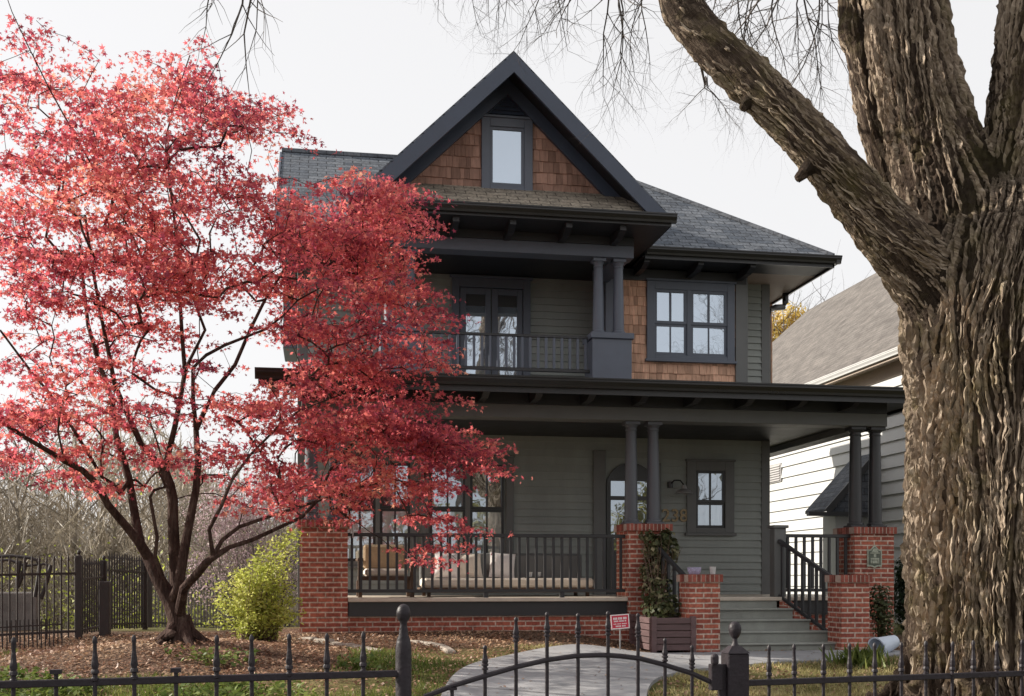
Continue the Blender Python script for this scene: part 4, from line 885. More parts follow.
# ------------------------------------------------------------------ yard sign, tub, planter
X, Y_, Z = at(620, 622, 13.6); s_ = thing('yard_sign', 'small red yard sign with white border and lettering on a thin stake', 'sign', (X, Y_, H(X, Y_)))
pl = P('panel', MB().box(X - .118, X + .118, Y_ - .006, Y_, Z - .085, Z + .095), 'red', s_)
b = MB(); y0, y1 = Y_ - .009, Y_ - .0065
b.box(X - .118, X + .118, y0, y1, Z + .083, Z + .095).box(X - .118, X + .118, y0, y1, Z - .085, Z - .073).box(X - .118, X - .106, y0, y1, Z - .0725, Z + .0825).box(X + .106, X + .118, y0, y1, Z - .0725, Z + .0825)
b.build('border', 'signwhite', pl)
b = MB()
for zc_, hh, segs in ((Z + .045, .016, ((-.085, -.03), (-.022, .03), (.04, .088))), (Z + .012, .010, ((-.08, -.02), (-.01, .05), (.058, .08))), (Z - .022, .006, ((-.085, -.045), (-.037, .01), (.02, .085))), (Z - .05, .009, ((-.06, .01), (.02, .07)))):
    for a, c_ in segs:
        n = max(2, int((c_ - a)/.015)); w = (c_ - a)/n
        for i in range(n): b.box(X + a + i*w, X + a + i*w + w*.72, y0, y1, zc_ - hh*.9, zc_ + hh*.9)
b.build('lettering', 'signwhite', pl)
P('stake', MB().box(X - .006, X + .010, Y_ + .002, Y_ + .010, H(X, Y_) - .1, Z - .03), 'galv', s_)
pl.rotation_euler = (0, R(-3), 0)
def rot_about(o, c_, rx, ry, rz):
    o.matrix_basis = Matrix.Translation(c_) @ Matrix.Rotation(rz, 4, 'Z') @ Matrix.Rotation(ry, 4, 'Y') @ Matrix.Rotation(rx, 4, 'X') @ Matrix.Translation(-Vector(c_))
pl.rotation_euler = (0, 0, 0); rot_about(pl, (X, Y_, Z), 0, R(-4), 0)
X, Y_, Z = at(886, 650, 13.4)
tb = MB(); prof = [(.10, -.20), (.165, .20), (.178, .20), (.178, .215), (.155, .215), (.095, -.17)]
tb.lathe((0, 0, 0), [(r*.82, z*.82) for r, z in prof], 24); o = tb.build('tub', 'tub', None, smooth=True); o.location = (X, Y_, H(X, Y_) + .13); o.rotation_euler = (R(8), R(-104), R(12)); tag(o, 'pale blue-white plastic tub lying on its side by the tree roots', 'tub')
pa = Vector((4.34, 14.62, 0)); p0 = thing('planter_box', 'plum-brown slatted wooden planter box between the brick piers', 'planter', (4.55, 14.6, H(4.5, 14.6)))
zb = H(4.5, 14.4); x0, x1, y0, y1, zt = 4.28, 4.86, 14.15, 15.2, 1.10
b = MB(); hz = (zt - zb - .04)/5
for i in range(5):
    z0 = zb + .04 + i*hz
    b.box(x0 + .03, x1 - .03, y0, y0 + .025, z0 + .004, z0 + hz - .006); b.box(x0, x0 + .025, y0 + .03, y1 - .03, z0 + .004, z0 + hz - .006); b.box(x1 - .025, x1, y0 + .03, y1 - .03, z0 + .004, z0 + hz - .006)
P('slat_panel', b, 'planter', p0, bevel=.004)
for x in (x0 - .012, x1 - .058):
    for y in (y0 - .012, y1 - .058): P('corner_post', MB().box(x, x + .07, y, y + .07, zb - .02, zt + .012), 'planter', p0, bevel=.005)
P('soil', MB().box(x0 + .03, x1 - .03, y0 + .03, y1 - .03, zb + .05, zt - .06), 'wood', p0)

# ------------------------------------------------------------------ small planting
def cloud(n, boxes, size, mat, name, parent=None, up=.6, leaf=LEAF, jit=.35):
    """leaf faces through a set of ellipsoids (cx,cy,cz,rx,ry,rz,weight)"""
    w = np.array([b_[6] for b_ in boxes], float); w /= w.sum(); pick = RNG.choice(len(boxes), n, p=w); B_ = np.array([b_[:6] for b_ in boxes])[pick]
    d = RNG.normal(size=(n, 3)); d /= np.linalg.norm(d, axis=1, keepdims=True); r = RNG.random(n)**.45
    pos = B_[:, :3] + d*r[:, None]*B_[:, 3:6]
    nr = d*.7 + RNG.normal(size=(n, 3))*jit + np.array([0, 0, up])
    return scatter(name, leaf[0], leaf[1], pos, rots(nr), size*RNG.uniform(.6, 1.35, n), mat, parent), pos
def stems(mb, root, tips, r0=.012, n=4, bend=.15):
    for t in tips:
        a = Vector(root) + Vector((random.uniform(-.05, .05), random.uniform(-.05, .05), 0)); b_ = Vector(t); k = 5; pts = []
        for i in range(k + 1):
            s = i/k; q = a.lerp(b_, s); q.z += bend*math.sin(s*math.pi)*(b_ - a).length*.5; q += Vector((random.uniform(-1, 1), random.uniform(-1, 1), random.uniform(-1, 1)))*.02*(0 < i < k); pts.append(q)
        mb.tube(pts, [r0*(1 - .8*i/k) for i in range(k + 1)], n)
# bright bush
c0 = at(258, 640, 14.3); zg = H(c0[0], 14.3)
bu = thing('bush', 'bright yellow-green bush against the left brick pier', 'bush', (c0[0], 14.3, zg))
bx = []
for px, py, rx, ry in ((258, 612, 38, 26), (240, 600, 26, 26), (275, 595, 26, 34), (285, 560, 17, 26), (262, 570, 22, 22), (230, 617, 22, 18), (283, 618, 18, 18), (296, 548, 9, 18), (222, 595, 14, 12), (250, 580, 16, 16)):
    q = at(px, py, 14.3 + random.uniform(-.25, .25)); bx.append((q[0], q[1], q[2], rx/80, .36, ry/80, rx*ry))
sb = MB(); lpos = []
for _ in range(190):
    b_ = random.choices(bx, [q[6] for q in bx])[0]; tip = Vector((b_[0] + random.gauss(0, .5)*b_[3], b_[1] + random.gauss(0, .5)*b_[4], b_[2] + random.uniform(-.6, 1.0)*b_[5]))
    r0_ = Vector((c0[0] + random.uniform(-.22, .22), 14.3 + random.uniform(-.15, .15), zg)); ln = (tip - r0_).length; pts = []
    for q in range(8):
        t = q/7; p_ = r0_.lerp(tip, t); p_.z += .16*ln*math.sin(math.pi*t**1.4); pts.append(p_ + Vector((random.uniform(-1, 1), random.uniform(-1, 1), random.uniform(-1, 1)))*.012)
    sb.tube(pts, [.006*(1 - .8*q/7) for q in range(8)], 3, False)
    for q in range(44):
        t = 1 - random.random()**1.3*.85; f_ = t*7; k = min(6, int(f_)); p_ = pts[k].lerp(pts[k+1], f_ - k); lpos.append((p_.x + random.gauss(0, .035), p_.y + random.gauss(0, .035), p_.z + random.gauss(0, .03)))
P('stem', sb, 'wood', bu); lpos = np.array(lpos); n = len(lpos)
scatter('foliage', LEAF[0], LEAF[1], lpos, rots(np.array([0, -.2, .5]) + RNG.normal(size=(n, 3))*.6), np.stack([RNG.uniform(.035, .075, n), RNG.uniform(.03, .05, n), RNG.uniform(.03, .05, n)], 1), 'lime', bu)
# long arching shoots
# climbing plant on the middle pier
zt_ = 1.05; cp = thing('climbing_plant', 'leafy climber growing from the planter up the middle brick pier', 'climber', (4.66, 14.9, zt_))
bx = [(4.60, 14.75, 1.22, .28, .35, .22, 3), (4.66, 15.2, 1.45, .24, .22, .26, 2.6), (4.68, 15.38, 1.75, .22, .09, .28, 2.4), (4.72, 15.40, 2.02, .22, .08, .22, 2.2), (4.86, 15.38, 2.18, .14, .08, .13, 1.2), (4.60, 15.40, 2.2, .14, .06, .1, .7), (4.96, 15.35, 2.0, .08, .10, .2, .7)]
sb = MB(); stems(sb, (4.6, 14.9, zt_ - .02), [(b_[0] + random.uniform(-.15, .15), b_[1], b_[2] + random.uniform(-.1, .15)) for b_ in bx for _ in range(4)], .009, bend=.05)
P('stem', sb, 'wood', cp); cloud(1500, bx, .085, 'vine', 'foliage', cp, .2)
# little shrub and dark evergreen by the right pier
q = at(880, 610, 14.9); zg = H(q[0], 14.9)
b1 = thing('shrub', 'small rounded green shrub at the foot of the right brick pier', 'shrub', (q[0], 14.9, zg))
sb = MB(); stems(sb, (q[0], 14.9, zg), [(q[0] + random.uniform(-.18, .18), 14.9 + random.uniform(-.15, .15), zg + random.uniform(.3, .75)) for _ in range(14)], .009); P('stem', sb, 'wood', b1)
cloud(900, [(q[0], 14.9, zg + .55, .2, .2, .33, 2), (q[0] + .05, 14.85, zg + .25, .2, .18, .22, 1)], .06, 'vine', 'foliage', b1, .3)
q = at(905, 610, 17.0); zg = H(q[0], 17)
b2 = thing('evergreen_shrub', 'tall dark evergreen shrub behind the right pier, beside the trunk', 'shrub', (q[0] + .15, 17.0, zg))
sb = MB(); stems(sb, (q[0] + .15, 17, zg), [(q[0] + .15 + random.uniform(-.3, .3), 17 + random.uniform(-.3, .3), zg + random.uniform(.5, 1.3)) for _ in range(16)], .014); P('stem', sb, 'wood', b2)
cloud(3200, [(q[0] + .2, 17, zg + .55, .42, .42, .55, 2), (q[0] + .2, 17, zg + 1.0, .36, .36, .40, 1.4)], .09, 'evergreen', 'foliage', b2, .3)
q = at(889, 610, 16.4); zg = H(q[0], 16.4); o = MB().box(q[0] - .03, q[0] + .03, 16.37, 16.43, zg - .05, zg + 1.35).build('side_post', 'black', None, bevel=.004); tag(o, 'thin black post behind the right brick pier', 'post')
# grassy tuft by the tub
# ------------------------------------------------------------------ gradient noise for bark
_p = np.random.default_rng(3).permutation(256); _p = np.concatenate([_p, _p])
_g = np.random.default_rng(4).normal(size=(256, 3)); _g /= np.linalg.norm(_g, axis=1, keepdims=True)
def perlin(q):
    i = np.floor(q).astype(int); f = q - i; u = f*f*f*(f*(f*6 - 15) + 10); out = 0
    for dx in (0, 1):
        for dy in (0, 1):
            for dz in (0, 1):
                h = _p[(_p[(_p[(i[:, 0] + dx) & 255] + i[:, 1] + dy) & 255] + i[:, 2] + dz) & 255]
                d = ((f - np.array([dx, dy, dz]))*_g[h]).sum(1)
                w = np.abs(1 - dx - u[:, 0])*np.abs(1 - dy - u[:, 1])*np.abs(1 - dz - u[:, 2]); out = out + w*d
    return out*1.5

# ------------------------------------------------------------------ the huge tree on the right
TY = TREE[1]; bt = thing('large_tree', 'huge old tree with deeply furrowed bark at the right, one limb reaching left', 'tree', (TREE[0], TY, H(*TREE)))
def pr(px, py, Y, r): return (Vector(at(px, py, Y)), r)
trunk = [pr(1008, 760, TY, .80), pr(1007, 712, TY, .775), pr(1006, 680, TY, .75), pr(1005, 645, TY, .735), pr(1004, 580, TY, .725), pr(1004, 500, TY, .73), pr(1004, 400, TY, .72), pr(1001, 330, TY, .74), pr(1000, 270, TY, .70), pr(1003, 235, TY, .60), pr(1004, 205, TY, .46), pr(1004, 185, TY, .30), pr(1004, 172, TY, .10)]
limb = [pr(975, 330, TY, .48), pr(935, 285, TY - .05, .31), pr(893, 238, TY - .1, .245), pr(850, 187, TY - .12, .202), pr(800, 130, TY - .1, .180), pr(750, 80, TY, .176), pr(703, 35, TY + .1, .168), pr(682, 4, TY + .15, .178), pr(672, -40, TY + .2, .165), pr(640, -95, TY + .3, .16), pr(590, -130, TY + .6, .13), pr(520, -150, TY + 1.0, .10)]
centre = [pr(985, 320, TY + .05, .55), pr(962, 230, TY + .05, .43), pr(940, 160, TY + .1, .37), pr(925, 110, TY + .1, .335), pr(912, 55, TY + .12, .315), pr(904, 0, TY + .15, .305), pr(897, -70, TY + .2, .29), pr(890, -160, TY + .3, .27), pr(880, -330, TY + .4, .22)]
thin = [pr(950, 270, TY + .3, .30), pr(915, 215, TY + .4, .20), pr(891, 165, TY + .45, .165), pr(872, 100, TY + .45, .15), pr(862, 50, TY + .45, .145), pr(857, 32, TY + .45, .165), pr(855, 12, TY + .45, .14), pr(852, -40, TY + .45, .135), pr(848, -140, TY + .5, .12)]
right = [pr(1015, 310, TY, .55), pr(1026, 230, TY - .05, .47), pr(1034, 160, TY - .1, .40), pr(1040, 90, TY - .15, .365), pr(1047, 20, TY - .2, .36), pr(1053, -60, TY - .2, .34), pr(1062, -200, TY - .2, .3)]
chains = [trunk, limb, centre, thin, right]
ROOTS = ((190, .10), (222, .11), (250, .10), (285, .11), (320, .10), (20, .1), (70, .1), (120, .1), (160, .1))
for a_, r_ in ROOTS:
    t = R(a_); c = Vector((TREE[0] + .03, TY, 0)); ch_ = []
    for s, zz2, rr in ((.62, .55, r_*.7), (.68, .30, r_), (.80, .09, r_*.9), (.98, .0, r_*.6), (1.2, -.08, r_*.3)):
        q = c + Vector((math.cos(t)*s, math.sin(t)*s, 0)); q.z = (H(*TREE) if s < .75 else H(q.x, q.y)) + zz2; ch_.append((q, rr))
    chains.append(ch_)
for (px, py, Y, r) in ((743, 108, TY - .05, .035), (798, 178, TY - .15, .04)):
    q = Vector(at(px, py, Y)); chains.append([(q + Vector((.12, 0, .12)), r*1.4), (q, r), (q - Vector((.012, .0, .012)), r*.8)])
bmb = MB()
def dens(ch_, n):
    out = []
    for i in range(len(ch_) - 1):
        p0, p1, p2, p3 = ch_[max(i-1, 0)], ch_[i], ch_[i+1], ch_[min(i+2, len(ch_)-1)]
        for k in range(n):
            t = k/n; cr = lambda a, b, c, d: .5*((2*b) + (c - a)*t + (2*a - 5*b + 4*c - d)*t*t + (3*b - a - 3*c + d)*t**3)
            out.append((cr(p0[0], p1[0], p2[0], p3[0]), cr(p0[1], p1[1], p2[1], p3[1])))
    return out + [ch_[-1]]
chains = [dens(c, 6) for c in chains]
for c in chains: bmb.tube([p for p, r in c], [r*.935 - .012 if r > .13 else r for p, r in c], 28)
tmp = bpy.data.objects.new('tmp', bmb.mesh('tmp')); col.objects.link(tmp)
rm = tmp.modifiers.new('r', 'REMESH'); rm.mode = 'VOXEL'; rm.voxel_size = .013
sm_ = tmp.modifiers.new('s', 'SMOOTH'); sm_.iterations = 16; sm_.factor = .5
dg = bpy.context.evaluated_depsgraph_get(); tme = bpy.data.meshes.new_from_object(tmp.evaluated_get(dg)); bpy.data.objects.remove(tmp)
nv = len(tme.vertices); co = np.empty(nv*3); tme.vertices.foreach_get('co', co); co = co.reshape(-1, 3)
nrm = np.empty(nv*3); tme.vertices.foreach_get('normal', nrm); nrm = nrm.reshape(-1, 3)
sets = []                      # per limb: closeness, coordinates along and round it, radius
for k, c in enumerate(chains):
    P_ = np.array([list(p) for p, r in c]); r_ = np.array([r for p, r in c]); best = np.full(nv, 1e9); q_ = np.zeros((nv, 3)); ax = np.zeros((nv, 3)); rad_ = np.zeros(nv); ln_ = np.zeros(nv); acc = 0.0
    for i in range(len(P_) - 1):
        d = P_[i+1] - P_[i]; l = np.sqrt((d*d).sum()); t = np.clip(((co - P_[i])@d)/l**2, 0, 1); q = P_[i] + t[:, None]*d; rr = r_[i] + t*(r_[i+1] - r_[i])
        e = np.linalg.norm(co - q, axis=1)/rr; m_ = e < best; best[m_] = e[m_]; q_[m_] = q[m_]; ax[m_] = d/l; rad_[m_] = rr[m_]; ln_[m_] = acc + t[m_]*l; acc += l
    rel = co - q_; rel -= (rel*ax).sum(1)[:, None]*ax
    sets.append((best, rel, ax, ln_, rad_, k))
# roots follow the trunk's own coordinates
for n_, st_ in enumerate(sets):
    if 5 <= n_ < 5 + len(ROOTS): sets[n_] = (st_[0], sets[0][1], sets[0][2], sets[0][3], sets[0][4]*.8, 0)
disp = np.zeros(nv); wsum = np.zeros(nv); base = np.zeros((nv, 3)); mn = np.min([st_[0] for st_ in sets], axis=0); bigw = np.zeros(nv)
zrel = co[:, 2] - H(*TREE); low_ = 1 - sm(1.0, 3.6, zrel)
for st_ in sets:
    w_ = np.exp(-np.maximum(st_[0] - mn, 0)*14); I = np.where(w_ > .02)[0]
    if not len(I): continue
    best, rel, ax, ln_, rad_, k = [u[I] if hasattr(u, '__len__') else u for u in st_]
    seed = np.array([17.3*k, 5.1*k, 9.7*k])
    b3 = rel + np.array([0, 0, 1.0])*(ln_*.062)[:, None] + seed if k == 0 else rel + ax*(ln_*(.075 if k > 1 else .13))[:, None] + seed
    big = np.clip((rad_ - .18)/.35, 0, 1); low = low_[I]*(k == 0)
    f0 = 15 - 3.0*big - 3.4*low; wp_ = np.stack([perlin(b3*3.2 + 7), perlin(b3*3.2 + 31), perlin(b3*3.2 + 63)], 1)
    n1 = perlin(b3*f0[:, None] + wp_*.9 + 11); n2 = perlin(b3*(f0*2.1)[:, None] + wp_*1.3 + 50); n3 = perlin(co[I]*30 + 5); n4 = perlin(b3*5.5 + wp_*.5 + 23)
    rope = np.clip(1 - np.abs(n1)/.27, 0, 1)**.65; rope2 = np.clip(1 - np.abs(n2)/.30, 0, 1)**.8; plate = np.clip((np.abs(n1) - .02)/.13, 0, 1)**.7; rope3 = np.clip(1 - np.abs(n4)/.15, 0, 1)**.7
    amp = (.008 if k == 1 else .018) + .036*big + .012*low
    dd = amp*((.30 + .75*low)*rope + (.85 - .75*low)*plate + .40*rope2 + .55*low*rope3 + .22*n3 - .95)
    dd += perlin(co[I]*1.5 + 3)*.045*big + perlin(co[I]*4 + 9)*.014
    disp[I] += w_[I]*dd; wsum[I] += w_[I]; base[I] += w_[I][:, None]*b3
disp /= wsum; base /= wsum[:, None]
co2 = co + nrm*disp[:, None]
# raised, torn ridges of bark that run along the trunk and the stems
def ridges(c, cnt, L0, L1, w0, w1, h0, h1, wander, s_lo=0.0, flat=.35, s_hi=1.0):
    P_ = np.array([list(p) for p, r in c]); r_ = np.array([(r*.935 - .012) for p, r in c]); seg = np.linalg.norm(np.diff(P_, axis=0), axis=1); S = np.concatenate([[0], np.cumsum(seg)]); tot = S[-1]
    T = np.gradient(P_, axis=0); T /= np.linalg.norm(T, axis=1, keepdims=True)
    vs, fs, bc = [], [], []; k0 = 0; seed = RNG.uniform(0, 50)
    starts = RNG.uniform(s_lo*tot - .3, tot*s_hi, cnt); th0 = RNG.uniform(0, 2*np.pi, cnt); LN = RNG.uniform(L0, L1, cnt); Wd = RNG.uniform(w0, w1, cnt); Hh = RNG.uniform(h0, h1, cnt)
    STEP = .03; nmax = int(L1/STEP) + 2
    s_ = starts.copy(); th = th0.copy(); paths = []
    for q in range(nmax):
        rr = np.interp(s_, S, r_); paths.append((s_.copy(), th.copy()))
        fl = perlin(np.stack([np.cos(th)*rr*2.6 + seed, np.sin(th)*rr*2.6, s_*.9], 1))*1.3 + perlin(np.stack([np.cos(th)*rr*7, np.sin(th)*rr*7 + seed, s_*2.6], 1))*.6 + perlin(np.stack([np.arange(cnt)*1.37 + .5, s_*3.1, s_*0 + seed], 1))*.5
        th = th + wander*fl*STEP/np.maximum(rr, .05); s_ = s_ + STEP
    for m_ in range(cnt):
        n = max(4, int(LN[m_]/STEP)); ss = np.array([p[0][m_] for p in paths[:n]]); tt = np.array([p[1][m_] for p in paths[:n]])
        ok = (ss > s_lo*tot - .2) & (ss < tot); ss, tt = ss[ok], tt[ok]; n = len(ss)
        if n < 4: continue
        C = np.stack([np.interp(ss, S, P_[:, a]) for a in range(3)], 1); A = np.stack([np.interp(ss, S, T[:, a]) for a in range(3)], 1); A /= np.linalg.norm(A, axis=1, keepdims=True); rr = np.interp(ss, S, r_)
        e1 = np.cross(A, np.array([0, 1.0, 0])); e1 /= np.linalg.norm(e1, axis=1, keepdims=True); e2 = np.cross(e1, A)
        rad = e1*np.cos(tt)[:, None] + e2*np.sin(tt)[:, None]; tan = -e1*np.sin(tt)[:, None] + e2*np.cos(tt)[:, None]
        u = np.linspace(0, 1, n); env = np.minimum(1, np.minimum(u, 1 - u)*n*STEP/.07 + .12)
        base_ = C + rad*(rr - .022)[:, None]; sm3 = lambda a: (np.roll(a, 1, 0) + a*1.4 + np.roll(a, -1, 0))/2.3; j1 = sm3(RNG.normal(size=(n, 5))*.20); j2 = 1 + sm3(RNG.normal(size=(n, 5))*.26); j2[RNG.random(n) < .04] *= .6
        wob = RNG.normal(size=n)*.004
        prof = [(-.55, 0), (-flat, .72), (RNG.uniform(-.12, .12), 1.0), (flat, .78), (.55, 0)]
        V = np.zeros((n, 5, 3))
        for a, (x, y) in enumerate(prof):
            V[:, a] = base_ + tan*((x + j1[:, a])*Wd[m_]*(.55 + .45*env) + wob)[:, None] + rad*((y*j2[:, a])*(Hh[m_] + .022)*env)[:, None]
        vs.append(V.reshape(-1, 3)); bc.append(np.stack([np.repeat(tt*rr, 5) + np.tile(np.arange(5)*.012, n), np.repeat(ss*.10, 5), np.full(n*5, m_*3.7)], 1))
        i_ = np.arange(n - 1)[:, None]*5 + np.arange(4)[None, :]; i_ = i_.ravel() + k0
        fs.append(np.stack([i_, i_ + 1, i_ + 6, i_ + 5], 1)); k0 += n*5
    return np.concatenate(vs), np.concatenate(fs), np.concatenate(bc)
sets2 = [ridges(chains[0], 1250, .25, 1.5, .012, .034, .016, .050, .34), ridges(chains[1], 760, .08, .4, .012, .026, .002, .010, .4, .12, .42), ridges(chains[1], 420, .2, .8, .010, .024, .004, .018, .3, .02, .35, .45),
         ridges(chains[2], 560, .25, 1.3, .012, .032, .010, .032, .22, .18), ridges(chains[3], 190, .2, .8, .014, .030, .004, .014, .5, .15), ridges(chains[4], 500, .25, 1.3, .012, .034, .010, .032, .25, .12)]
nf = len(tme.polygons); vi = np.empty(len(tme.loops), np.int32); tme.loops.foreach_get('vertex_index', vi); lt = np.empty(nf, np.int32); tme.polygons.foreach_get('loop_total', lt)
allv = [co2]; allb = [base]; alli = [vi]; alll = [lt]; off = len(co2); sm_flag = [np.ones(nf, bool)]
for v_, f_, b_ in sets2:
    allv.append(v_); allb.append(b_); alli.append((f_ + off).ravel().astype(np.int32)); alll.append(np.full(len(f_), 4, np.int32)); off += len(v_); sm_flag.append(np.zeros(len(f_), bool))
V = np.concatenate(allv); I_ = np.concatenate(alli); LT = np.concatenate(alll); me = bpy.data.meshes.new('trunk')
me.vertices.add(len(V)); me.vertices.foreach_set('co', V.ravel()); me.loops.add(len(I_)); me.loops.foreach_set('vertex_index', I_)
me.polygons.add(len(LT)); me.polygons.foreach_set('loop_start', np.concatenate([[0], np.cumsum(LT)[:-1]]).astype(np.int32)); me.polygons.foreach_set('loop_total', LT)
me.update(calc_edges=True); me.polygons.foreach_set('use_smooth', np.concatenate(sm_flag))
ba = me.attributes.new('bark', 'FLOAT_VECTOR', 'POINT'); ba.data.foreach_set('vector', np.concatenate(allb).astype(np.float32).ravel())
tro = link('trunk', me, MT['shaded_inner_bark'], bt); me.materials.append(MT['bark']); me.polygons.foreach_set('material_index', (~np.concatenate(sm_flag)).astype(np.int32))
# --- bare twigs of the same tree that hang into the top of the picture
def spray(mb, p, d, ln, r, depth, sag=.25, n=3):
    """one twig that wanders, droops and forks"""
    k = 6 if depth > 1 else 4; pts = [p.copy()]; dirs = []
    d = d.normalized()
    for i in range(k):
        d = (d + Vector((random.uniform(-.28, .28), random.uniform(-.28, .28), random.uniform(-.22, .22) - sag*.25))).normalized()
        pts.append(pts[-1] + d*ln/k); dirs.append(d.copy())
    mb.tube(pts, [r*(1 - .75*i/k) for i in range(k + 1)], n, False)
    if depth > 0:
        for i in range(1, k + 1):
            for _ in range(random.choice((1, 1, 2))):
                s = dirs[i-1].cross(Vector((random.uniform(-1, 1), random.uniform(-1, 1), random.uniform(-1, 1)))).normalized()
                spray(mb, pts[i], dirs[i-1]*.75 + s*random.uniform(.5, 1.0), ln*random.uniform(.35, .6), r*(1 - .7*i/k)*.62, depth - 1, sag, n)
def limbtwigs(path, groups, rr):
    b = MB(); pts = [Vector(at(*q)) for q in path]; b.tube(pts, [rr*(1 - .6*i/(len(pts)-1)) for i in range(len(pts))], 7)
    for (px, py, Y, ex, ey, ln, r, dep, cnt, spread) in groups:
        for _ in range(cnt):
            a = Vector(at(px + random.uniform(-spread, spread), py, Y + random.uniform(-.4, .4))); e = Vector(at(ex + random.uniform(-spread, spread), ey, Y + random.uniform(-.3, .3)))
            # join the twig to its limb
            j = min(range(len(pts)), key=lambda i: (pts[i] - a).length); b.tube([pts[j], pts[j].lerp(a, .5) + Vector((0, 0, .08)), a], [r*1.6, r*1.3, r], 5, False)
            spray(b, a, e - a, ln, r, dep)
    return b.build('branch', 'twig', bt)
T2 = TY + 1
limbtwigs([(520, -150, T2), (440, -150, T2 + .3), (350, -130, T2 + .4), (270, -110, T2 + .4), (215, -90, T2 + .4)],
          [(250, -30, T2 + .4, 268, 120, .95, .011, 1, 2, 5), (258, -30, T2 + .4, 284, 120, .85, .007, 1, 2, 5), (212, -30, T2 + .4, 203, 60, .55, .009, 1, 2, 6), (230, -40, T2 + .4, 228, 60, .5, .005, 1, 1, 6)], .06)
limbtwigs([(590, -130, TY + .6), (560, -95, TY + 1.2), (530, -80, TY + 1.8), (470, -85, TY + 2.4), (425, -90, TY + 2.6)],
          [(540, -45, TY + 1.8, 545, 45, .85, .009, 2, 3, 18), (470, -60, TY + 2.4, 478, 30, .8, .007, 2, 3, 16), (430, -60, TY + 2.6, 415, 20, .7, .007, 2, 2, 10), (505, -50, TY + 2, 515, 35, .75, .007, 2, 2, 12)], .06)
limbtwigs([(640, -95, TY + .3), (630, -70, TY + 1.2), (620, -60, TY + 2.2), (590, -60, TY + 3.0)],
          [(575, -30, TY + 2.6, 555, 45, .95, .010, 2, 2, 10), (605, -30, TY + 2.4, 620, 55, 1.1, .012, 2, 3, 12), (640, -25, TY + 2, 655, 50, .9, .009, 2, 2, 10), (585, -30, TY + 2.6, 575, 60, .9, .009, 2, 1, 6)], .06)
limbtwigs([(848, -140, TY + .5), (820, -110, TY + 1.5), (790, -80, TY + 2.5), (750, -60, TY + 3.2), (705, -60, TY + 3.8)],
          [(810, -30, TY + 2.2, 800, 90, 1.25, .012, 2, 3, 14), (785, -30, TY + 2.6, 765, 60, 1.2, .014, 2, 3, 14), (750, -30, TY + 3.2, 735, 70, 1.2, .012, 2, 3, 14), (720, -20, TY + 3.6, 705, 60, 1.1, .009, 2, 2, 10), (822, -20, TY + 2, 828, 100, 1.1, .008, 2, 2, 8)], .07)
limbtwigs([(703, 35, TY + .1), (700, 60, TY + .9), (705, 85, TY + 1.8)], [(705, 88, TY + 1.8, 730, 108, .5, .005, 2, 2, 8), (705, 86, TY + 1.8, 690, 105, .4, .005, 2, 1, 6)], .02)

# ------------------------------------------------------------------ the red maple
MY = MAPLE[1]; mp_ = thing('maple_tree', 'red-leaved Japanese maple with several slender stems in the mulch', 'tree', (MAPLE[0], MY, H(*MAPLE)))
nodes = []; par = []; fixr = []
def addn(p, pa, r=0.0): nodes.append(Vector(p)); par.append(pa); fixr.append(r); return len(nodes) - 1
def addpath(pts, start, r0, r1):
    prev = start
    for i, q in enumerate(pts): prev = addn(at(*q), prev, r0 + (r1 - r0)*i/max(1, len(pts) - 1))
    return prev
n0 = addn((MAPLE[0] - .02, MY, H(*MAPLE) - .15), -1, .20); n1_ = addn(at(181, 636, MY), n0, .165); n2_ = addn(at(178, 620, MY), n1_, .14); n3_ = addn(at(172, 602, MY), n2_, .13)
A1 = addpath([(160, 583, MY), (149, 559, MY + .05)], n3_, .10, .085)
addpath([(137, 540, MY - .05), (125, 525, MY - .1), (108, 505, MY - .25), (97, 484, MY - .4), (82, 470, MY - .5), (66, 462, MY - .6), (45, 449, MY - .75), (26, 438, MY - .9), (-10, 415, MY - 1.0)], A1, .062, .022)
s1 = addpath([(141, 545, MY + .2), (136, 522, MY + .3), (133, 504, MY + .35), (129, 480, MY + .4), (122, 455, MY + .5), (116, 435, MY + .55), (112, 400, MY + .6), (98, 360, MY + .7), (88, 325, MY + .8), (84, 290, MY + .9), (80, 245, MY + 1)], A1, .068, .020)
addpath([(120, 494, MY + .2), (112, 483, MY + .1), (102, 477, MY), (80, 440, MY - .2), (55, 400, MY - .3), (30, 370, MY - .4), (0, 330, MY - .5)], len(nodes) - 8, .03, .014)
addpath([(155, 556, MY - .2), (157, 537, MY - .25), (153, 515, MY - .3), (150, 497, MY - .3), (154, 490, MY - .3), (165, 487, MY - .3)], n3_, .028, .02)
B1 = addpath([(176, 585, MY + .1), (175, 560, MY + .1), (174, 541, MY + .05), (173, 520, MY), (173, 500, MY), (170, 485, MY), (165, 472, MY)], n3_, .085, .065)
addpath([(153, 458, MY + .1), (141, 444, MY + .1), (128, 415, MY), (115, 385, MY - .1), (108, 350, MY - .15), (100, 310, MY - .2), (92, 265, MY - .2), (85, 215, MY - .2)], B1, .045, .016)
t1 = addpath([(168, 455, MY - .1), (175, 426, MY - .2), (180, 400, MY - .2), (185, 372, MY - .2), (182, 335, MY - .1), (180, 300, MY), (178, 250, MY + .1), (172, 200, MY + .15), (165, 150, MY + .2)], B1, .042, .013)
addpath([(190, 360, MY - .3), (205, 330, MY - .4), (190, 290, MY - .4), (200, 240, MY - .5), (170, 190, MY - .3), (165, 140, MY - .2), (178, 90, MY - .2), (190, 55, MY - .2)], t1 - 5, .024, .008)
C1 = addpath([(178, 590, MY - .15), (181, 570, MY - .2), (186, 540, MY - .2), (190, 520, MY - .2), (196, 490, MY - .15), (198, 465, MY - .1), (196, 430, MY)], n3_, .075, .04)
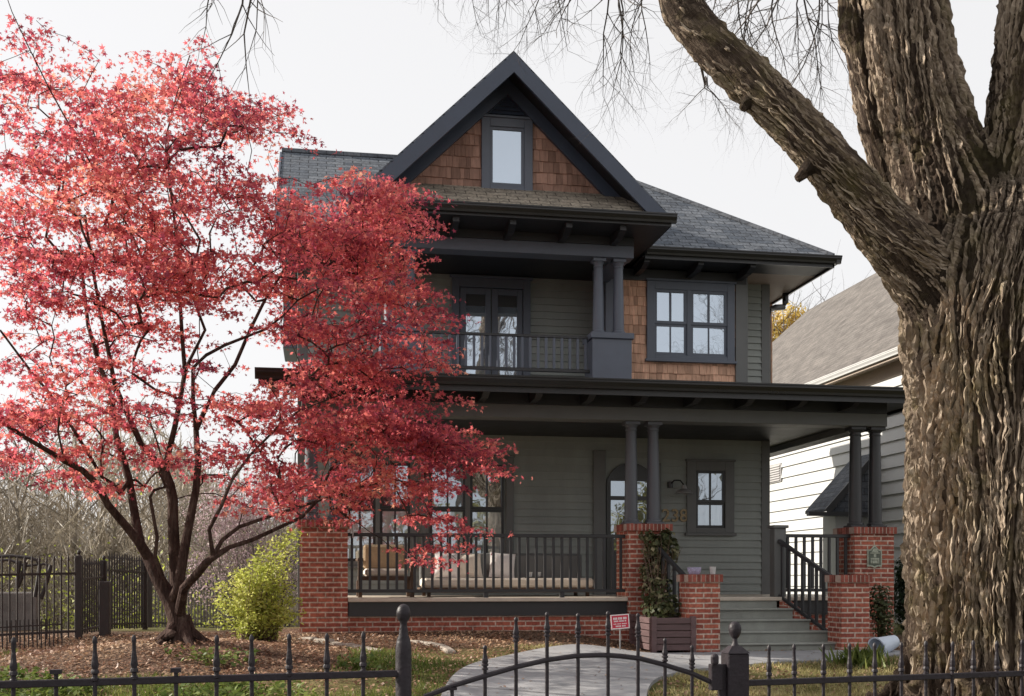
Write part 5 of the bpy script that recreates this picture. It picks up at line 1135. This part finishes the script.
addpath([(205, 410, MY + .2), (215, 390, MY + .3), (235, 365, MY + .4), (250, 330, MY + .5), (265, 300, MY + .55), (290, 260, MY + .6), (320, 230, MY + .65), (360, 210, MY + .7), (400, 200, MY + .75)], C1, .034, .011)
addpath([(193, 400, MY - .3), (193, 368, MY - .3), (206, 355, MY - .3), (225, 345, MY - .2), (248, 336, MY - .1), (266, 329, MY), (284, 315, MY + .1), (298, 300, MY + .2), (325, 285, MY + .3), (365, 280, MY + .4)], C1, .030, .009)
D1 = addpath([(184, 588, MY - .3), (197, 574, MY - .5), (206, 563, MY - .6), (213, 557, MY - .65)], n2_, .062, .05)
addpath([(222, 540, MY - .6), (239, 527, MY - .5), (265, 518, MY - .4), (300, 507, MY - .2), (330, 497, MY), (360, 487, MY + .15), (395, 480, MY + .3), (425, 485, MY + .4)], D1, .03, .011)
addpath([(230, 547, MY - .5), (252, 540, MY - .4), (278, 528, MY - .2), (302, 517, MY), (318, 500, MY + .1), (330, 470, MY + .3), (355, 440, MY + .5), (400, 425, MY + .6), (440, 425, MY + .7)], D1, .032, .012)
addpath([(209, 530, MY - .7), (222, 505, MY - .8), (232, 480, MY - .8), (250, 455, MY - .7), (275, 430, MY - .5), (300, 410, MY - .3), (340, 395, MY)], D1, .028, .010)
addpath([(72, 130, MY - .6), (50, 90, MY - .9), (30, 50, MY - 1.1), (12, 12, MY - 1.3), (5, -8, MY - 1.35)], addpath([(160, 300, MY - .3), (130, 230, MY - .4), (100, 180, MY - .5)], t1 - 3, .018, .012), .011, .004)
ELL = [(60,120,70,70,1.0),(35,55,42,32,.8),(150,150,90,65,1.15),(185,65,50,38,.85),(200,100,50,35,.8),(250,122,46,30,.8),(80,215,90,55,1.05),(190,215,100,50,1.2),(25,265,45,55,.75),(120,285,95,45,1.05),(210,275,75,32,.9),
       (50,355,65,50,.7),(140,365,75,45,.75),(40,440,55,38,.8),(15,420,40,40,.7),(110,440,60,35,.65),(170,470,55,30,.5),(235,470,55,35,.5),(225,420,50,35,.35),(275,445,35,50,.45),(265,225,35,60,.9),(90,475,40,16,.35),(55,395,60,22,.7),(20,160,40,60,.9),
       (330,205,58,38,2.2),(365,205,50,28,2.2),(405,203,38,20,1.9),(320,260,55,48,2.0),(380,250,36,26,1.7),(355,300,50,45,1.9),(410,310,32,28,1.6),(425,345,24,18,1.3),(320,340,45,38,1.3),(370,350,50,25,1.4),(385,225,30,20,1.8),(400,375,25,14,.9),(430,365,15,7,.7),
       (320,400,75,28,1.5),(390,400,50,28,1.7),(350,430,70,26,1.6),(410,440,55,28,1.9),(455,445,38,24,1.9),(485,455,20,14,1.4),(330,470,70,22,1.3),(400,480,55,20,1.4),(300,490,50,22,.9),(430,500,32,20,1.0),(440,535,22,26,.8),(410,520,20,22,.7),(460,525,16,12,.7),(340,500,35,12,.7),(470,480,25,12,.8),(265,395,40,25,.8),(250,500,45,20,.45)]
E_ = np.array(ELL); wt = E_[:, 2]*E_[:, 3]*np.minimum(E_[:, 4], 1.75)**.9; NS = 640
pk = RNG.choice(len(E_), NS, p=wt/wt.sum()); th_ = RNG.random(NS)*2*np.pi; rr_ = np.sqrt(RNG.random(NS))
SPX = E_[pk, 0] + rr_*np.cos(th_)*E_[pk, 2]; SPY = E_[pk, 1] + rr_*np.sin(th_)*E_[pk, 3]
hd = 1.75*np.sqrt(np.clip(1 - ((SPX - 150)/300)**2 - ((SPY - 260)/330)**2, .06, 1))
SY_ = MY + hd*RNG.uniform(-1, 1, NS) + np.clip((SPX - 250)/250, 0, 1)*.75
SY_ = np.where(SPX > 270, np.minimum(SY_, 14.3), SY_)
shelf = np.array([at(a, b_, c) for a, b_, c in zip(SPX, SPY, SY_)])
# every shelf is a thin, drooping layer of small sprays
sh_r = RNG.uniform(.18, .46, NS); big_ = np.repeat(np.arange(NS), np.maximum(3, (sh_r*15).astype(int))); NS = len(big_)
an = RNG.random(NS)*2*np.pi; rr_ = np.sqrt(RNG.random(NS))*sh_r[big_]
spos = shelf[big_] + np.stack([np.cos(an)*rr_, np.sin(an)*rr_*.9, -.22*rr_ - .35*rr_**2 + RNG.normal(size=NS)*.025], 1)
spos[:, 1] = np.where(spos[:, 0] > .2, np.minimum(spos[:, 1], 14.5), spos[:, 1])
order = np.argsort(np.linalg.norm(spos - np.array(nodes[n3_]), axis=1)); NP = np.array([list(q) for q in nodes]); skip = 4
arr = np.zeros((40000, 3)); arr[:len(NP)] = NP; cnt = len(NP); sdir = np.zeros((NS, 3))
for si in order:
    p = spos[si]; d = arr[skip:cnt] - p; d2 = np.sqrt((d*d).sum(1)) + .35*np.clip(arr[skip:cnt, 2] - p[2], 0, 9)
    j = int(np.argmin(d2)) + skip; a = Vector(arr[j]); b_ = Vector(p); ln = (b_ - a).length; prev = j
    k = 1 if ln < .18 else (2 if ln < .5 else 4)
    off = Vector((random.uniform(-1, 1), random.uniform(-1, 1), random.uniform(.2, 1)))*ln*.10
    for i in range(1, k + 1):
        t = i/k; q = a.lerp(b_, t) + off*math.sin(math.pi*t) + (Vector((random.uniform(-1, 1), random.uniform(-1, 1), random.uniform(-1, 1)))*.018 if i < k else Vector())
        prev = addn(q, prev); arr[cnt] = q; cnt += 1
    v = b_ - a; sdir[si] = v/(v.length + 1e-6)
nn_ = len(nodes); kids = [[] for _ in range(nn_)]
for i in range(1, nn_): kids[par[i]].append(i)
rad = [0.0]*nn_
for i in range(nn_ - 1, -1, -1):
    s = sum(rad[k]**2.4 for k in kids[i]); r = max(.0032, s**(1/2.4)); rad[i] = fixr[i]*.76 if fixr[i] else min(r, .014)
tb = MB(); seen = [False]*nn_
for i in range(nn_):
    for k in kids[i]:
        if seen[k]: continue
        chn = [i, k]; seen[k] = True
        while True:
            c_ = [q for q in kids[chn[-1]] if not seen[q]]
            if not c_: break
            b_ = max(c_, key=lambda q: rad[q]); 
            if rad[b_] < rad[chn[-1]]*.5: break
            seen[b_] = True; chn.append(b_)
        rr0 = [rad[q] for q in chn]; rr0[0] = min(rr0[0], rr0[1]*1.25)
        tb.tube([nodes[q] for q in chn], rr0, 9 if rr0[0] > .03 else (5 if rr0[0] > .008 else 3), False)
for a_ in (20, 95, 160, 230, 300):      # root flare
    t = R(a_); tb.tube([(MAPLE[0] + math.cos(t)*s, MY + math.sin(t)*s, H(MAPLE[0] + math.cos(t)*s, MY + math.sin(t)*s) + z) for s, z in ((.03, .26), (.10, .10), (.24, .01), (.42, -.05))], [.08, .07, .045, .02], 8)
P('trunk', tb, 'maple_bark', mp_, smooth=True)
PER = 23
disc = RNG.normal(size=(NS, PER, 3))*np.array([.105, .105, .022])*RNG.uniform(.6, 1.35, (NS, 1, 1)); disc[:, :, 2] -= .25*np.hypot(disc[:, :, 0], disc[:, :, 1])
lp_ = (spos[:, None, :] + disc).reshape(-1, 3); nl = len(lp_)
nrl = np.array([0, -.15, .55]) + RNG.normal(size=(nl, 3))*.62
st_ = star(5, .36, .22)
scatter('crown', st_[0], st_[1], lp_, rots(nrl), RNG.uniform(.020, .050, nl), 'maple', mp_)

# ------------------------------------------------------------------ grass, litter, ground cover
BL = ([(-.08, 0, 0), (.08, 0, 0), (.03, .10, .62), (0, .32, 1.0)], [(0, 1, 2, 3)])
def place(n, x0, x1, y0, y1, ok):
    x = RNG.uniform(x0, x1, n*3); y = RNG.uniform(y0, y1, n*3); m_ = ok(x, y) & ~onpath(x, y); x, y = x[m_][:n], y[m_][:n]
    return x, y, hgt(x, y)
def upright(n, lean=.35):
    up_ = np.stack([RNG.normal(size=n)*lean, RNG.normal(size=n)*lean, np.ones(n)], 1); up_ /= np.linalg.norm(up_, axis=1, keepdims=True); return rots(up_)
nz2 = lambda x, y: np.sin(x*2.1 + 1.3*np.sin(y*1.7)) + np.sin(y*2.7 + x*.8)
x, y, z = place(17000, -4.2, 2.4, 7.2, 13.2, lambda x, y: (mulch(x, y) < .45) & (nz2(x, y) > -.2 + RNG.random(len(x))))
o = scatter('grass', *BL, np.stack([x, y, z], 1), upright(len(x)), RNG.uniform(.035, .085, len(x)), 'grass'); tag(o, 'short green grass of the left lawn', 'grass', kind='stuff')
x, y, z = place(34000, 2.3, 9.5, 7.0, 13.6, lambda x, y: (np.hypot(x - TREE[0], y - TREE[1]) > 1.0) & (nz2(x, y) > -1.3 + RNG.random(len(x))))
o = scatter('dry_grass', *BL, np.stack([x, y, z], 1), upright(len(x), .6), RNG.uniform(.03, .075, len(x)), 'drygrass'); tag(o, 'dry yellowish grass round the large tree', 'grass', kind='stuff')
x, y, z = place(4200, -4.4, .6, 7.6, 11.6, lambda x, y: nz2(x*1.4 + 2, y) > .35)
o = scatter('ground_cover', *LEAF, np.stack([x, y, z + RNG.uniform(.01, .12, len(x))], 1), rots(np.array([0, 0, 1.0]) + RNG.normal(size=(len(x), 3))*.5), RNG.uniform(.04, .10, len(x)), 'cover'); tag(o, 'leafy green ground cover in the left lawn', 'ground cover', kind='stuff')
x, y, z = place(21000, -4.6, 2.6, 7.2, 15.3, lambda x, y: RNG.random(len(x)) < .5 + .5*mulch(x, y))
o = scatter('fallen_leaves', *LEAF, np.stack([x, y, z + RNG.uniform(.005, .03, len(x))], 1), rots(np.array([0, 0, 1.0]) + RNG.normal(size=(len(x), 3))*.4), RNG.uniform(.025, .06, len(x)), 'red_litter'); tag(o, 'fallen reddish leaves and mulch chips in the left beds', 'leaf litter', kind='stuff')
x, y, z = place(9000, 2.2, 9.5, 7.0, 15.3, lambda x, y: RNG.random(len(x)) < .9)
o = scatter('fallen_leaves', *LEAF, np.stack([x, y, z + RNG.uniform(.005, .03, len(x))], 1), rots(np.array([0, 0, 1.0]) + RNG.normal(size=(len(x), 3))*.4), RNG.uniform(.025, .06, len(x)), 'dry'); tag(o, 'dry tan leaves scattered on the right lawn', 'leaf litter', kind='stuff')
x = RNG.uniform(1.0, 7.2, 420); y = RNG.uniform(8.0, 14.1, 420); m_ = onpath(x, y); x, y = x[m_], y[m_]
o = scatter('fallen_leaves', *LEAF, np.stack([x, y, hgt(x, y) + .043], 1), rots(np.array([0, 0, 1.0]) + RNG.normal(size=(len(x), 3))*.15), RNG.uniform(.025, .05, len(x)), 'dry'); tag(o, 'a few dry leaves blown onto the concrete path', 'leaf litter', kind='stuff')
# stray maple leaves on the porch edge and steps left out; tuft beside the tub
q = at(862, 668, 12.6); n = 260; gx_ = q[0] + RNG.normal(size=n)*.12; gy_ = 12.6 + RNG.normal(size=n)*.15
o = scatter('grass_tuft', *BL, np.stack([gx_, gy_, hgt(gx_, gy_)], 1), upright(n, .3), RNG.uniform(.12, .28, n), 'grass'); tag(o, 'clump of long green grass just in front of the plastic tub', 'grass clump')

# ------------------------------------------------------------------ beyond: woods, shrubs, far trees
wb = MB()
for _ in range(150):
    Yw = RNG.uniform(30, 52); X0 = RNG.uniform(-34, 1.2); zb = H(X0, Yw); hh = RNG.uniform(3.2, 6.5)
    p = Vector((X0, Yw, zb)); pts = [p]; d = Vector((random.uniform(-.15, .15), random.uniform(-.15, .15), 1))
    for i in range(6): d = (d + Vector((random.uniform(-.13, .13), random.uniform(-.13, .13), .1))).normalized(); pts.append(pts[-1] + d*hh/6)
    r = random.uniform(.03, .10); wb.tube(pts, [r*(1 - .85*i/6) for i in range(7)], 4, False)
    for i in range(1, 6):
        for _2 in range(2): spray(wb, pts[i], Vector((random.uniform(-1, 1), random.uniform(-1, 1), random.uniform(.2, 1))), hh*random.uniform(.2, .4), r*.4, 1, -.1)
o = wb.build('woods', 'woods', None); tag(o, 'bare grey-brown woods beyond the back fences', 'woods', kind='stuff')
n = 62000; X0 = RNG.uniform(-34, .6, n); Y0_ = RNG.uniform(29, 54, n); Z0 = hgt(X0, Y0_) + 6.2*RNG.random(n)**1.15*(.75 + .25*np.sin(X0*.9))
TW = ([(-.014, 0, -.5), (.014, 0, -.5), (.008, .03, .5), (-.008, .03, .5)], [(0, 1, 2, 3)])
o = scatter('brushwood', *TW, np.stack([X0, Y0_, Z0], 1), upright(n, .8), RNG.uniform(.5, 1.5, n), 'woods'); tag(o, 'tangled bare brushwood filling the far woods', 'brushwood', kind='stuff')
n = 5000; cx_ = RNG.choice([-10.5, -6.8, -4.6, -3.2, -14, -20], n); X0 = cx_ + RNG.normal(size=n)*.8; Y0_ = RNG.uniform(27, 34, n); Z0 = hgt(X0, Y0_) + np.abs(RNG.normal(size=n))*.9
o = scatter('undergrowth', *LEAF, np.stack([X0, Y0_, Z0], 1), rots(RNG.normal(size=(n, 3))), RNG.uniform(.06, .16, n), 'lime'); tag(o, 'patches of yellow-green undergrowth at the edge of the woods', 'undergrowth', kind='stuff')
q = at(258, 600, 19.5); zg = H(q[0], 19.5)
ps = thing('pink_shrub', 'dusty pink twiggy shrub behind the bright bush', 'shrub', (q[0], 19.5, zg)); sb = MB()
for _ in range(46): spray(sb, Vector((q[0] + random.uniform(-.5, .5), 19.5 + random.uniform(-.4, .4), zg)), Vector((random.uniform(-.6, .6), random.uniform(-.4, .4), 1)), random.uniform(1.2, 2.5), .012, 1, -.1)
P('stem', sb, 'twig', ps); cloud(8500, [(q[0], 19.5, zg + 1.3, .95, .7, .8, 2), (q[0] - .5, 19.6, zg + 2.0, .8, .6, .6, 1.6), (q[0] + .3, 19.6, zg + 2.3, .7, .6, .5, 1.4), (q[0] - .3, 19.4, zg + 1.8, .7, .6, .7, 1.5), (q[0] + .4, 19.5, zg + .9, .6, .6, .6, 1), (q[0] - .9, 19.3, zg + 1.0, .5, .5, .7, .8)], .045, 'pink', 'foliage', ps, .2)
def leafy_tree(name, label, px, py, Y, blobs, n, size, mat, trunk_r):
    q = at(px, py, Y); zg = H(q[0], Y); t = thing(name, label, 'tree', (q[0], Y, zg)); b = MB(); bx_ = []
    for a, c_, rx, ry in blobs: w = at(a, c_, Y + random.uniform(-.5, .5)); s = FOC/Y; bx_.append((w[0], w[1], w[2], rx/s, rx/s, ry/s, rx*ry))
    top = max(b_[2] for b_ in bx_); b.tube([(q[0], Y, zg - .2), (q[0] + .1, Y, zg + (top - zg)*.5), (q[0], Y, top)], [trunk_r, trunk_r*.7, trunk_r*.2], 8)
    for w in bx_:
        for _ in range(4): spray(b, Vector((q[0], Y, zg + (w[2] - zg)*.6)), Vector((w[0] - q[0], w[1] - Y, (w[2] - zg)*.4)), (Vector(w[:3]) - Vector((q[0], Y, zg + (w[2] - zg)*.6))).length*1.2, trunk_r*.3, 1, 0)
    P('trunk', b, 'twig', t); cloud(n, bx_, size, mat, 'crown', t, .3)
leafy_tree('autumn_tree', 'yellow autumn tree showing between the two roofs', 792, 560, 48, [(790, 318, 22, 18), (778, 330, 20, 22), (803, 322, 14, 14), (760, 345, 30, 30), (800, 345, 22, 18), (745, 360, 30, 30)], 5200, .16, 'yellow', .22)
q = at(826, 560, 60); bt2 = thing('bare_tree', 'faint bare tree just above the neighbour roof ridge', 'tree', (q[0], 60, H(q[0], 60))); b = MB()
b.tube([(q[0], 60, H(q[0], 60)), at(826, 350, 60)], [.25, .12], 6)
for _ in range(9): spray(b, Vector(at(826, 352, 60)), Vector((random.uniform(-.8, .8), random.uniform(-.5, .5), 1)), random.uniform(2.2, 3.4), .035, 2, -.1)
P('trunk', b, 'twig', bt2)
# trees across the street (what the windows mirror)
b = MB(); cl = []
for i in range(12):
    X0 = -26 + i*5.2 + random.uniform(-1.5, 1.5); Y0_ = -27 + random.uniform(-3, 3); zz2 = -.1; hh = random.uniform(5.5, 9)
    b.tube([(X0, Y0_, zz2 - .3), (X0 + .2, Y0_, zz2 + hh*.5), (X0, Y0_, zz2 + hh*.9)], [.25, .16, .04], 7)
    for _ in range(5): cl.append((X0 + random.uniform(-1.8, 1.8), Y0_ + random.uniform(-1.5, 1.5), zz2 + hh*random.uniform(.35, .95), 1.7, 1.6, 1.2, 1))
for i in range(9):
    X0 = -18 + i*5.5 + random.uniform(-1.5, 1.5); Y0_ = -24 + random.uniform(-3, 4); hh = random.uniform(15, 23); p_ = Vector((X0, Y0_, -.4)); pts = [p_]; d_ = Vector((0, 0, 1))
    for q in range(8): d_ = (d_ + Vector((random.uniform(-.15, .15), random.uniform(-.15, .15), .1))).normalized(); pts.append(pts[-1] + d_*hh/8)
    b.tube(pts, [.34*(1 - .85*q/8) for q in range(9)], 7, False)
    for q in range(3, 9):
        for _ in range(3): spray(b, pts[q], Vector((random.uniform(-1, 1), random.uniform(-1, 1), random.uniform(.3, 1.1))), hh*random.uniform(.16, .28), .09*(1 - .07*q), 2, -.15)
o = b.build('street_trunks', 'twig', None); tag(o, 'trunks of the trees across the street', 'woods', kind='stuff')
o, _ = cloud(9000, cl, .34, 'street', 'street_trees'); tag(o, 'loose crowns of the trees across the street', 'woods', kind='stuff')

# ------------------------------------------------------------------ sky, sun, camera
SUN_AZ = Vector((-.93, .37)).normalized(); SUN_EL = R(28)
w = bpy.data.worlds.new('World'); scene.world = w; w.use_nodes = True; nt = w.node_tree; nt.nodes.clear()
out = nt.nodes.new('ShaderNodeOutputWorld'); bg = nt.nodes.new('ShaderNodeBackground')
sk = nt.nodes.new('ShaderNodeTexSky'); sk.sky_type = 'NISHITA'; sk.sun_disc = False; sk.sun_elevation = SUN_EL; sk.sun_rotation = math.atan2(SUN_AZ.x, SUN_AZ.y) % (2*math.pi)
sk.air_density = 1.0; sk.dust_density = 3.0; sk.ozone_density = 1.0; sk.altitude = 100
hs = nt.nodes.new('ShaderNodeHueSaturation'); hs.inputs['Saturation'].default_value = .35
mx = nt.nodes.new('ShaderNodeMix'); mx.data_type = 'RGBA'; mx.inputs['Factor'].default_value = .72; mx.inputs['B'].default_value = (8.45, 8.35, 8.35, 1)   # bright thin overcast
nt.links.new(sk.outputs[0], hs.inputs['Color']); nt.links.new(hs.outputs[0], mx.inputs['A']); nt.links.new(mx.outputs['Result'], bg.inputs[0]); bg.inputs['Strength'].default_value = .086
nt.links.new(bg.outputs[0], out.inputs[0])
sl = bpy.data.lights.new('sun', 'SUN'); sl.energy = 5.0; sl.angle = R(.6); sl.color = (1, .92, .80); so = bpy.data.objects.new('sun', sl); col.objects.link(so)
d = -Vector((SUN_AZ.x*math.cos(SUN_EL), SUN_AZ.y*math.cos(SUN_EL), math.sin(SUN_EL))); so.rotation_euler = d.to_track_quat('-Z', 'Y').to_euler(); so.location = (-20, 20, 20)
cam = bpy.data.cameras.new('camera'); cam.sensor_width = 36; cam.lens = FOC/1024*36; cam.shift_y = (HOR - 348)/1024; cam.clip_end = 2000; cam.clip_start = .1
co_ = bpy.data.objects.new('camera', cam); col.objects.link(co_); co_.location = (0, 0, EYE); co_.rotation_euler = (R(90), 0, -YAW); scene.camera = co_
scene.render.resolution_x, scene.render.resolution_y = 1024, 696
scene.view_settings.view_transform = 'Standard'; scene.view_settings.look = 'None'; scene.view_settings.gamma = 1; scene.view_settings.use_curve_mapping = False; scene.view_settings.exposure = 0.62
scene.cycles.max_bounces = 8; scene.cycles.transparent_max_bounces = 8; scene.cycles.use_denoising = True
